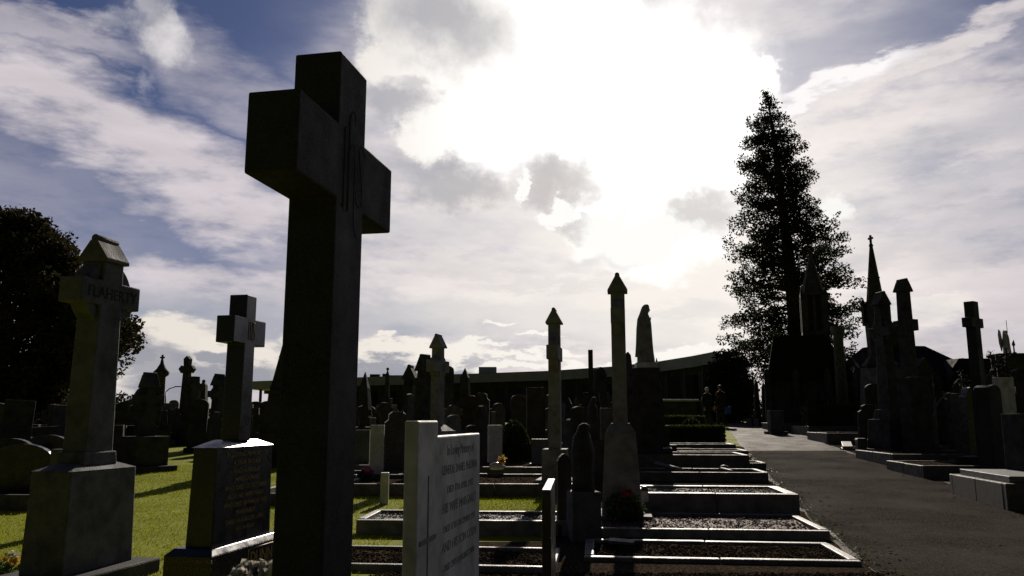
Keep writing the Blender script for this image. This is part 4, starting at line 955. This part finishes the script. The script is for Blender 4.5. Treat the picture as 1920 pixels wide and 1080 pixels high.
def broadleaf(label, X, Y, H, rad, rz=0, crown_c=None, m='leaf_dark', n=60, trunk=.25, per=60, ls=(.08, .16), name='tree', squash=.8, group=None, clump=(.45, .95), zlow=.25):
    r_ = thing(name, label, 'tree', X, Y, rz, group)
    MB().tube([(0, 0, -.2), (.05, 0, H * .3), (0, .05, H * .62)], trunk, 8, trunk * .4).build('trunk', 'bark', r_)
    lb = MB(); cs = []; rs = []
    for i in range(n):
        d = Vector(rng.normal(size=3)); d.normalize(); rr = random.uniform(.45, 1.) ** .5
        c_ = Vector((d.x * rad * rr, d.y * rad * rr, H * (zlow + (1 - zlow) / 2) + d.z * H * (1 - zlow) / 2 * rr * .96))
        cs.append(tuple(c_)); rs.append(random.uniform(*clump))
        if i % 3 == 0: lb.tube([(0, 0, H * .35), (c_.x * .4, c_.y * .4, H * .35 + (c_.z - H * .35) * .55), tuple(c_)], trunk * .28, 5, .02)
    lb.build('limbs', 'bark', r_); tree_leaves(cs, rs, per, ls[0], ls[1], m, r_, squash=squash); return r_, cs
# big autumn tree at the left edge
Yb = 38.; Xb = at(40, 600, Yb).x; Hb = at(20, 395, Yb).z - gz(Yb)
r_ = thing('autumn_tree', 'large dark brownish broadleaf tree filling the left edge behind the lettered cross', 'tree', Xb - .8, Yb, 0)
MB().tube([(0, 0, -.2), (.1, 0, 2.2), (0, .1, 5), (0, 0, 8)], .42, 10, .1).build('trunk', 'bark', r_)
lb = MB(); cs = []; rs = []
outl = [(0, 392), (40, 405), (90, 432), (130, 462), (170, 520), (205, 560), (238, 590), (252, 620), (248, 640), (215, 655), (258, 600), (266, 625), (262, 645), (240, 668), (228, 690), (232, 545), (215, 520)]
xb0 = Xb - .8
def add_cl(x, y, dy, r):
    p = at(x, y, Yb + dy); c_ = (p.x - xb0, dy, p.z - gz(Yb)); cs.append(c_); rs.append(r); return c_
for i in range(900):
    y = random.uniform(405, 800); lim = float(np.interp(y, [392, 432, 462, 520, 560, 590, 640, 670, 700, 800], [25, 90, 132, 172, 208, 238, 240, 200, 135, 120]))
    x = lim - abs(random.gauss(0, 1)) * 110 - 12; dy = random.uniform(-3.5, 3.5) * (1 if x < lim - 80 else .5)
    c_ = add_cl(x, y, dy, random.uniform(.45, .95))
    if i % 16 == 0: lb.tube([(0, 0, 3), (c_[0] * .5, c_[1] * .5, 3 + (c_[2] - 3) * .6), c_], .09, 5, .02)
for x, y in outl:
    for _ in range(3): add_cl(x + random.uniform(-12, 6), y + random.uniform(0, 18), random.uniform(-1, 1), random.uniform(.25, .5))
lb.build('limbs', 'bark', r_); tree_leaves(cs, rs, 170, .07, .15, 'leaf_brown', r_, squash=.85)

# tree line on the left horizon
tl = [(212, 742, 120, 'l'), (232, 737, 125, 'r'), (250, 741, 118, ''), (428, 762, 130, ''), (520, 740, 120, ''), (338, 764, 118, ''), (318, 768, 122, ''), (395, 766, 126, ''), (450, 764, 130, ''), (185, 745, 116, '')]
for i, (x, y, Y, _) in enumerate(tl):
    X0, H0 = S(x, y, Y); broadleaf('small dark tree on the far left horizon', X0, Y, H0, 1.6 if y < 750 else 2.4, n=22, per=26, ls=(.15, .3), group='trees along the left horizon', zlow=.02)
# shrubs and small trees at the foot of the conifer, leaving the bright gap
for x, y, Y, rd, lab in ((1366, 662, 50., 1.0, 'dark evergreen hiding the end of the long building'), (1374, 658, 60., 1.0, 'dark shrub under the left boughs of the conifer'), (1352, 676, 58., 1.3, 'low evergreen at the end of the long roof'), (1362, 700, 56., 1.0, 'low dark bush behind the two walkers'), (1340, 720, 60., 1.6, 'low dark shrub under the end of the long roof')):
    X0, H0 = S(x, y, Y); broadleaf(lab, X0, Y, H0, rd, n=110, per=130, ls=(.08, .16), zlow=.0)
for x, y, Y, rd, lab in ((1505, 690, 75., 3.0, 'dense shrub behind the mausoleum'), (1590, 668, 62., 2.0, 'dark bush between the mausoleum and the gothic spire'), (1640, 700, 60., 2.4, 'low bush behind the capped ringed cross'), (1410, 752, 90., 2.4, 'far low bush seen in the bright gap, left one'), (1440, 748, 92., 2.4, 'far low bush seen in the bright gap, right one')):
    X0, H0 = S(x, y, Y); broadleaf(lab, X0, Y, H0, rd, n=50, per=45, ls=(.10, .2), zlow=.0)
# spiky plants by the polished cross
for x, y, Y, lab in ((1866, 652, 22., 'tall spiky dark shrub left of the angel'), (1812, 690, 20., 'dark shrub left of the polished cross shaft')):
    X0, H0 = S(x, y, Y); r_ = thing('spiky_shrub', lab, 'shrub', X0, Y, 0); st = MB(); P = []
    for i in range(9):
        a = i * 2.4; rr = .25 * (i % 3) / 2; hh = H0 * (.72 + .28 * ((i * 7) % 9) / 8); st.tube([(rr * math.cos(a) * .3, rr * math.sin(a) * .3, -.1), (rr * math.cos(a), rr * math.sin(a), hh)], .02, 5)
        t = rng.uniform(.15, 1.0, (260, 1)); P.append(np.array([[rr * math.cos(a), rr * math.sin(a), hh]]) * np.concatenate([t * .4 + .6, t * .4 + .6, t], 1) + rng.normal(0, .045, (260, 3)))
    st.build('stem', 'bark', r_); leaves(np.concatenate(P), .03, .08, 'leaf_dark', 'foliage', r_, aspect=.3)

# ------------------------------------------------------------------ crowded small stones in the shade
rs_ = random.Random(3)
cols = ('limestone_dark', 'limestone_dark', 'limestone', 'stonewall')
def small_stone(x, yt, Y, kind, label, group, m, w_=None):
    X0, H0 = S(x, yt, Y); H0 = max(.5, H0)
    if 1236 < x < 1450: return None
    if path_l(Y) - 1.0 < X0 < path_r(Y) + .7: return None
    rz = rs_.choice((-84, -60, -40, -12, -95))
    r_ = small_kind(X0, Y, H0, rz, kind, label, group, m, w_); r_.rotation_euler[0] = R(rs_.gauss(0, 1.6)); r_.rotation_euler[1] = R(rs_.gauss(0, 1.8)); return r_
def small_kind(X0, Y, H0, rz, kind, label, group, m, w_):
    if kind == 'obelisk': return obelisk(label, X0, Y, H0, rz, [(.7, .7, .2), (.45, .45, .35)], m, w=.28, tip=.2, group=group)
    if kind == 'cross': return celtic(label, X0, Y, H0, rz, [(.7, .7, .2), (.45, .5, .4)], m, span=.55, sw=(.22, .16), th=.14, group=group, cap=False)
    if kind == 'plain': return plain_cross(label, X0, Y, H0, rz, [(.7, .7, .2), (.4, .45, .35)], m, span=.5, sw=.15, th=.12, group=group, name='small_cross')
    return headstone(label, X0, Y, w_ or rs_.uniform(.5, .75), H0, rz, m, .1, kind, group=group)
G1 = 'crowded small memorials under the long roof'
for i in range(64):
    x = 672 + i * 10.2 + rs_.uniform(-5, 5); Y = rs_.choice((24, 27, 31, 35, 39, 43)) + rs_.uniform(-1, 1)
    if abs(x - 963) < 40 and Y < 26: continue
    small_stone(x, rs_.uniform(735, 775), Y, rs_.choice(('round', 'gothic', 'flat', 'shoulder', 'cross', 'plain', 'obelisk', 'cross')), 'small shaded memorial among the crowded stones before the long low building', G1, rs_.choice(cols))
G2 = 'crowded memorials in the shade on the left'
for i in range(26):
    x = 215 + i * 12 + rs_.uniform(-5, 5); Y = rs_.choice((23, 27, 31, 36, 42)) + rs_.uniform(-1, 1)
    small_stone(x, rs_.uniform(748, 780), Y, rs_.choice(('round', 'gothic', 'cross', 'plain', 'obelisk', 'shoulder')), 'small dark memorial added to darken the left background', G2, 'limestone_dark')
for i in range(30):  # extra stones added as a dark mass to darken the far left
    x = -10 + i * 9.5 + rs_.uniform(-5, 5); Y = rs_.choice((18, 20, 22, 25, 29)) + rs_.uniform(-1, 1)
    small_stone(x, rs_.uniform(745, 800), Y, rs_.choice(('round', 'gothic', 'cross', 'plain', 'shoulder', 'flat')), 'small dark memorial added to darken the left background', G2, 'limestone_dark')
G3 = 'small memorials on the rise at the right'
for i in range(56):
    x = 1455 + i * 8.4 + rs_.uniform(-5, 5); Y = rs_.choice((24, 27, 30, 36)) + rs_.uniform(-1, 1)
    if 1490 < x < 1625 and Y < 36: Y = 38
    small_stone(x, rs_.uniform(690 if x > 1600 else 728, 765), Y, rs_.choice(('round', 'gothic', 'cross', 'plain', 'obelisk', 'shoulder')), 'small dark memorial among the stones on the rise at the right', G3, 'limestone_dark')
# individually recognisable mid-ground stones
for x, yt, Y, w_, kind, mt, rz, lab in (
    (708, 797, 15.5, .26, 'flat', 'marble', -84, 'narrow white marble post headstone right of the towering cross'),
    (677, 806, 18., .40, 'flat', 'limestone', -84, 'low grey square headstone just right of the towering cross'),
    (745, 772, 16.5, .5, 'shoulder', 'granite_black', -70, 'black headstone with a bright sloping top left of the marble stone'),
    (850, 778, 19., .36, 'round', 'limestone', -60, 'grey rounded stone touching the slipped-ridge cross block'),
    (884, 797, 18.5, .3, 'round', 'limestone_dark', -60, 'small brown rounded stone above the marble inscription'),
    (903, 760, 17., .3, 'gothic', 'limestone_dark', -30, 'tall leaning brown stone right of the marble inscription'),
    (928, 797, 18.5, .32, 'flat', 'marble', -70, 'ribbed white slab left of the topiary ball'),
    (1012, 823, 18., .36, 'flat', 'granite_grey', -84, 'low grey block with a lit top right of the topiary ball'),
    (1068, 785, 18., .34, 'gothic', 'limestone', -40, 'small pale gothic stone right of the pale capped ringed cross'),
    (1083, 762, 17., .3, 'round', 'limestone_dark', -60, 'brown round-headed stone right of the pale capped ringed cross'),
    (1136, 765, 15.5, .22, 'flat', 'limestone', -84, 'narrow pale upright stone touching the slender cross plinth'),
    (1057, 850, 9.5, .16, 'gothic', 'stonewall', -84, 'thin brown upright stone beside the thin black headstone'),
    (722, 886, 12.3, .12, 'flat', 'marble', -84, 'short white marker post behind the pink flowers'),
    ):
    X0, H0 = S(x, yt, Y); headstone(lab, X0, Y, w_, H0, rz, mt, .12, kind, base=kind != 'flat' or w_ > .3)
# tomb-shaped stand-in for a likely vehicle; lit roof put into pale marble
X0, H0 = S(1270, 749, 40.); r_ = thing('vehicle_stand_in', 'low tomb-shaped stand-in for a likely vehicle, its lit roof coloured pale, left of the two walkers', 'tomb', X0, 40., 0)
MB().box(0, 0, -.1, 1.7, .9, H0).build('chest', 'limestone_dark', r_, .02); MB().box(0, 0, H0 - .102, 1.9, 1.1, .10).build('slab', 'marble', r_, .02)

# weathered draped figure stone right of the thin black headstone
Y0 = 9.2; X0, H0 = S(1092, 793, Y0)
r_ = thing('weathered_figure_stone', 'weathered draped figure memorial in front of the slender capped cross', 'statue', X0, Y0, 8)
MB().box(0, 0, -.1, .34, .34, .62, .95, .95).build('pedestal', 'limestone', r_, .015)
MB().loft([(.515, 0, 0, .13, .14, .04), (.62, 0, 0, .12, .14, .08), (.8, 0, .01, .125, .15, .08), (.95, .0, 0, .13, .145, .05), (H0 - .16, -.01, 0, .10, .12, .02), (H0 - .10, 0, 0, .07, .07), (H0 - .03, .02, 0, .065, .065), (H0, .02, 0, .02, .02)], 22, nf=7).build('figure', 'limestone_dark', r_)
Y0 = 15.; X0, H0 = S(1112, 744, Y0)
r_ = thing('praying_figure', 'small dark praying figure with a lit head left of the slender capped cross', 'statue', X0, Y0, 0)
MB().box(0, 0, -.1, .42, .42, .9, .9, .9).build('pedestal', 'limestone_dark', r_, .01)
madonna(r_, H0 - .80, 'limestone_dark', .797, veil=True)

# ------------------------------------------------------------------ flowers
def plantclump(label, X, Y, z, rad, h, petal, npet, rz=0, name='flower_clump', cat='flowers', leafm='leaf_plant', nl=500, hs=.03, group=None):
    r_ = thing(name, label, cat, X, Y, rz, group, z=z)
    d = rng.normal(size=(nl, 3)); d /= np.linalg.norm(d, axis=1, keepdims=True); P = d * rng.uniform(.3, 1, (nl, 1)) * [rad, rad, h / 2] + [0, 0, h / 2]
    leaves(P, .015, .04, leafm, 'leaves', r_)
    st = MB()
    for i in range(10): a = random.uniform(0, 6.28); st.tube([(0, 0, 0), (rad * .5 * math.cos(a), rad * .5 * math.sin(a), h * .8)], .004, 4)
    st.build('stems', 'leaf_plant', r_)
    for i in range(npet):
        a = random.uniform(0, 6.28); rr = rad * random.uniform(.1, .95); c_ = np.array([rr * math.cos(a), rr * math.sin(a), h * random.uniform(.75, 1.05)])
        leaves(c_ + rng.normal(0, hs * .4, (16, 3)), hs * .5, hs, petal, 'bloom', r_, aspect=.8)
    return r_
p = gp(1180, 990); plantclump('dark rose bush with red blooms at the foot of the slender capped cross', p.x, p.y + .35, 0, .26, .42, 'petal_red', 4, nl=2200, name='rose_bush', cat='flowers', hs=.04)
p = gxy(685, 905, .05); plantclump('pink flowers on the kerbed grave right of the towering cross', p.x, p.y, p.z, .16, .22, 'petal_pink', 7, hs=.045, nl=700)
p = gp(22, 1085); plantclump('small plant with white and orange blooms at the lower left corner', p.x - .05, p.y, 0, .14, .17, 'petal_yellow', 2, nl=110)
leaves(np.array([[p.x, p.y - .02, .2]]) + rng.normal(0, .012, (14, 3)), .02, .03, 'petal_white', 'bloom', bpy.data.objects['flower_clump.001'] if 'flower_clump.001' in bpy.data.objects else None).matrix_parent_inverse = Matrix.Translation((-(p.x - .05), -p.y, 0))
# wrapped white bouquet at the foot of the black pedestal
P0 = at(478, 1068, 4.75); r_ = thing('wrapped_bouquet', 'white flower bouquet in clear film leaning on the black pedestal', 'flowers', P0.x, P0.y, 0, z=P0.z - .22)
C0 = rng.normal(size=(60, 3)); C0 /= np.linalg.norm(C0, axis=1, keepdims=True); C0[:, 2] = np.abs(C0[:, 2])
P = np.concatenate([c_ * [.15, .12, .14] + [0, 0, .10] + rng.normal(0, .014, (26, 3)) for c_ in C0]); leaves(P, .012, .026, 'petal_white', 'blooms', r_, aspect=.9)
MB().loft([(-.12, 0, 0, .03, .03), (0, 0, 0, .10, .08), (.1, 0, 0, .13, .10), (.17, 0, 0, .10, .08), (.20, 0, 0, .03, .03)], 16).build('foliage_core', 'leaf_plant', r_)
vs = []; fs = []
for i in range(13):
    a = -1.2 + i * .2; k = 1 + .18 * (-1) ** i
    vs += [(.06 * math.cos(a), .06 * math.sin(a), -.15), (.16 * k * math.cos(a), .16 * k * math.sin(a), .12), (.22 * k * math.cos(a), .2 * k * math.sin(a), .27 + .04 * (-1) ** i)]
for i in range(12): fs += [(3 * i, 3 * i + 3, 3 * i + 4, 3 * i + 1), (3 * i + 1, 3 * i + 4, 3 * i + 5, 3 * i + 2)]
fo = MB().add(vs, fs).build('film', 'film', r_); sd = fo.modifiers.new('s', 'SOLIDIFY'); sd.thickness = .002
# crumpled wrapped flowers beside the topiary
p = gxy(932, 880, .18); r_ = thing('wrapped_flowers', 'crumpled white wrapper with a yellow bloom on the grave by the topiary ball', 'flowers', p.x, p.y, 0, z=p.z)
b = MB(); b.ball((0, 0, .06), .13, (1.3, .7, .55), 8); o = b.build('wrapper', 'film', r_); dm = o.modifiers.new('d', 'DISPLACE'); tx = bpy.data.textures.new('crumple', 'CLOUDS'); tx.noise_scale = .05; dm.texture = tx; dm.strength = .08
leaves(np.array([[.10, 0, .17]]) + rng.normal(0, .035, (60, 3)), .02, .05, 'petal_yellow', 'bloom', r_, aspect=.9)
# grave lantern beside the rose bush
p = at(1208, 905, 10.1); r_ = thing('grave_lantern', 'small bright glass grave lantern with a sloping lid beside the rose bush', 'lantern', p.x, 10.1, -8, z=gz(10.1) + .30)
MB().box(0, 0, 0, .09, .09, .13).build('glass_body', 'film', r_, .004); MB().box(0, 0, .129, .11, .11, .05, .4, .4).build('lid', 'metal', r_)

# fallen leaves and bits along the path edges
n = 700; Yl_ = rng.uniform(7, 26, n); side = rng.random(n) < .5
Xl_ = np.array([(path_l(y) + abs(rng.normal(0, .30)) if s_ else path_r(y) - abs(rng.normal(0, .35))) for y, s_ in zip(Yl_, side)])
P = np.stack([Xl_, Yl_, np.interp(Yl_, [k[0] for k in KN], [k[1] for k in KN]) + .024], 1)
tag(leaves(P, .015, .04, 'dryleaf', 'fallen_leaves', flat=.85), 'scattered fallen leaves along both edges of the path', 'leaves', kind='stuff')
n = 1500; Yl_ = rng.uniform(7, 22, n); side = rng.random(n) < .6
Xl_ = np.array([(path_l(y) + abs(rng.normal(0, .12)) if s_ else path_r(y) - abs(rng.normal(0, .15))) for y, s_ in zip(Yl_, side)])
P = np.stack([Xl_, Yl_, np.interp(Yl_, [k[0] for k in KN], [k[1] for k in KN]) + .02], 1)
tag(leaves(P, .006, .018, 'leaf_plant', 'weeds', flat=.2), 'low weeds and moss growing along the path edges', 'weeds', kind='stuff')
n = 9000; P = np.stack([rng.uniform(-1.2, 3.3, n), rng.uniform(6.2, 7.16, n), np.full(n, .012)], 1)
tag(pebbles(P, .008, .02, 'gravel', 'loose_gravel'), 'loose dark gravel lying before the nearest kerbed grave', 'gravel', kind='stuff')

# ------------------------------------------------------------------ people
def person(label, X, Y, H, rz, coat, hairm, bag=None, legs_apart=.1):
    r_ = thing('person', label, 'person', X, Y, rz); k = H / 1.75
    J = {'pel': (0, 0, .95), 'sp': (.0, 0, 1.2), 'ch': (0, .0, 1.38), 'nk': (.01, 0, 1.50), 'hd': (.03, 0, 1.60), 'tp': (.03, 0, 1.70)}
    vs = [J['pel'], J['sp'], J['ch'], J['nk'], J['hd'], J['tp']]; es = [(i, i + 1) for i in range(5)]; rd = [.15, .14, .15, .055, .085, .07]
    for s_ in (-1, 1):
        o = len(vs); vs += [(0, s_ * .17, 1.40), (-.03, s_ * .24, 1.12), (.08, s_ * .25, .88), (.10, s_ * .25, .80)]; rd += [.06, .048, .034, .03]; es += [(2, o), (o, o + 1), (o + 1, o + 2), (o + 2, o + 3)]
        for f in range(5):
            q0 = len(vs); vs += [(.10 + (.025 * f - .05), s_ * .255, .745 - .006 * (2 - abs(f - 2)))]; rd += [.009]; es += [(o + 3, q0)]
        o = len(vs); vs += [(0, s_ * .09, .88), (s_ * legs_apart * .5 + .02, s_ * .10, .50), (s_ * legs_apart, s_ * .10, .08), (s_ * legs_apart + .14, s_ * .11, .03)]; rd += [.09, .062, .045, .035]; es += [(0, o), (o, o + 1), (o + 1, o + 2), (o + 2, o + 3)]
    me = bpy.data.meshes.new('sk'); me.from_pydata([tuple(c_ * k for c_ in v_) for v_ in vs], es, []); so_ = bpy.data.objects.new('sk', me); COL.objects.link(so_)
    sm = so_.modifiers.new('skin', 'SKIN'); so_.modifiers.new('ss', 'SUBSURF').levels = 1
    for i, sv_ in enumerate(me.skin_vertices[0].data): sv_.radius = (rd[i] * k,) * 2; sv_.use_root = (i == 0)
    bpy.context.view_layer.update(); bm_ = bpy.data.meshes.new_from_object(so_.evaluated_get(bpy.context.evaluated_depsgraph_get())); bpy.data.objects.remove(so_)
    bm_.name = 'body'; bm_.materials.clear(); bm_.materials.append(M['skin']); b = bpy.data.objects.new('body', bm_); COL.objects.link(b); b.parent = r_
    c_ = MB(); c_.loft([(z * k, x * k, 0, a * k, bb * k, .02) for z, x, a, bb in ((.70, 0, .17, .22), (.9, 0, .17, .21), (1.1, 0, .155, .20), (1.3, 0, .16, .22), (1.44, 0, .13, .20), (1.50, .0, .07, .09))], 20, nf=6)
    for s_ in (-1, 1): c_.tube([tuple(v * k for v in p_) for p_ in ((0, s_ * .17, 1.43), (-.03, s_ * .245, 1.12), (.075, s_ * .252, .90))], .075 * k, 8, .055 * k)
    c_.build('coat', coat, r_)
    t_ = MB()
    for s_ in (-1, 1): t_.tube([tuple(v * k for v in p_) for p_ in ((0, s_ * .09, .92), (s_ * legs_apart * .5 + .02, s_ * .10, .50), (s_ * legs_apart, s_ * .10, .06))], .10 * k, 8, .07 * k)
    t_.build('trousers', 'cloth_dark', r_)
    s2 = MB()
    for s_ in (-1, 1): s2.ball(((s_ * legs_apart + .05) * k, s_ * .10 * k, .045 * k), .05 * k, (2.6, 1, .9), 8)
    s2.build('shoes', 'cloth_dark', r_)
    h_ = MB(); h_.ball((.01 * k, 0, 1.66 * k), .105 * k, (1., .9, .92), 12); h_.build('hair', hairm, r_)
    f_ = MB(); f_.ball((.115 * k, 0, 1.62 * k), .016 * k, (1, .7, 1.3), 6); [f_.ball((.105 * k, s_ * .032 * k, 1.65 * k), .009 * k, n=6) for s_ in (-1, 1)]; f_.ball((.105 * k, 0, 1.575 * k), .016 * k, (.5, 1.4, .4), 6); [f_.ball((.03 * k, s_ * .088 * k, 1.62 * k), .02 * k, (.7, .4, 1.2), 6) for s_ in (-1, 1)]
    f_.build('face_features', 'skin', r_)
    return r_, k
Y0 = 41.; X0, H0 = S(1325, 726, Y0); person('white-haired person in a dark coat standing at the top of the path', X0, Y0, H0, -60, 'cloth_dark', 'hair_white', .08)
Y0 = 41.5; X0, H0 = S(1350, 722, Y0); person('dark-haired person in a dark red jacket walking at the top of the path', X0, Y0, H0, 120, 'cloth_red', 'hair_dark')
X1 = at(1364, 770, 41.3).x; r_ = thing('shopping_bag', 'blue bag held by the person in the dark red jacket', 'bag', X1, 41.2, 10, z=at(1364, 776, 41.3).z)
MB().box(0, 0, 0, .30, .14, .36, .95, .9).build('bag_body', 'cloth_blue', r_, .01); MB().tube([(-.1, 0, .35), (-.05, 0, .46), (.05, 0, .46), (.1, 0, .35)], .01, 6).build('handle', 'cloth_blue', r_)
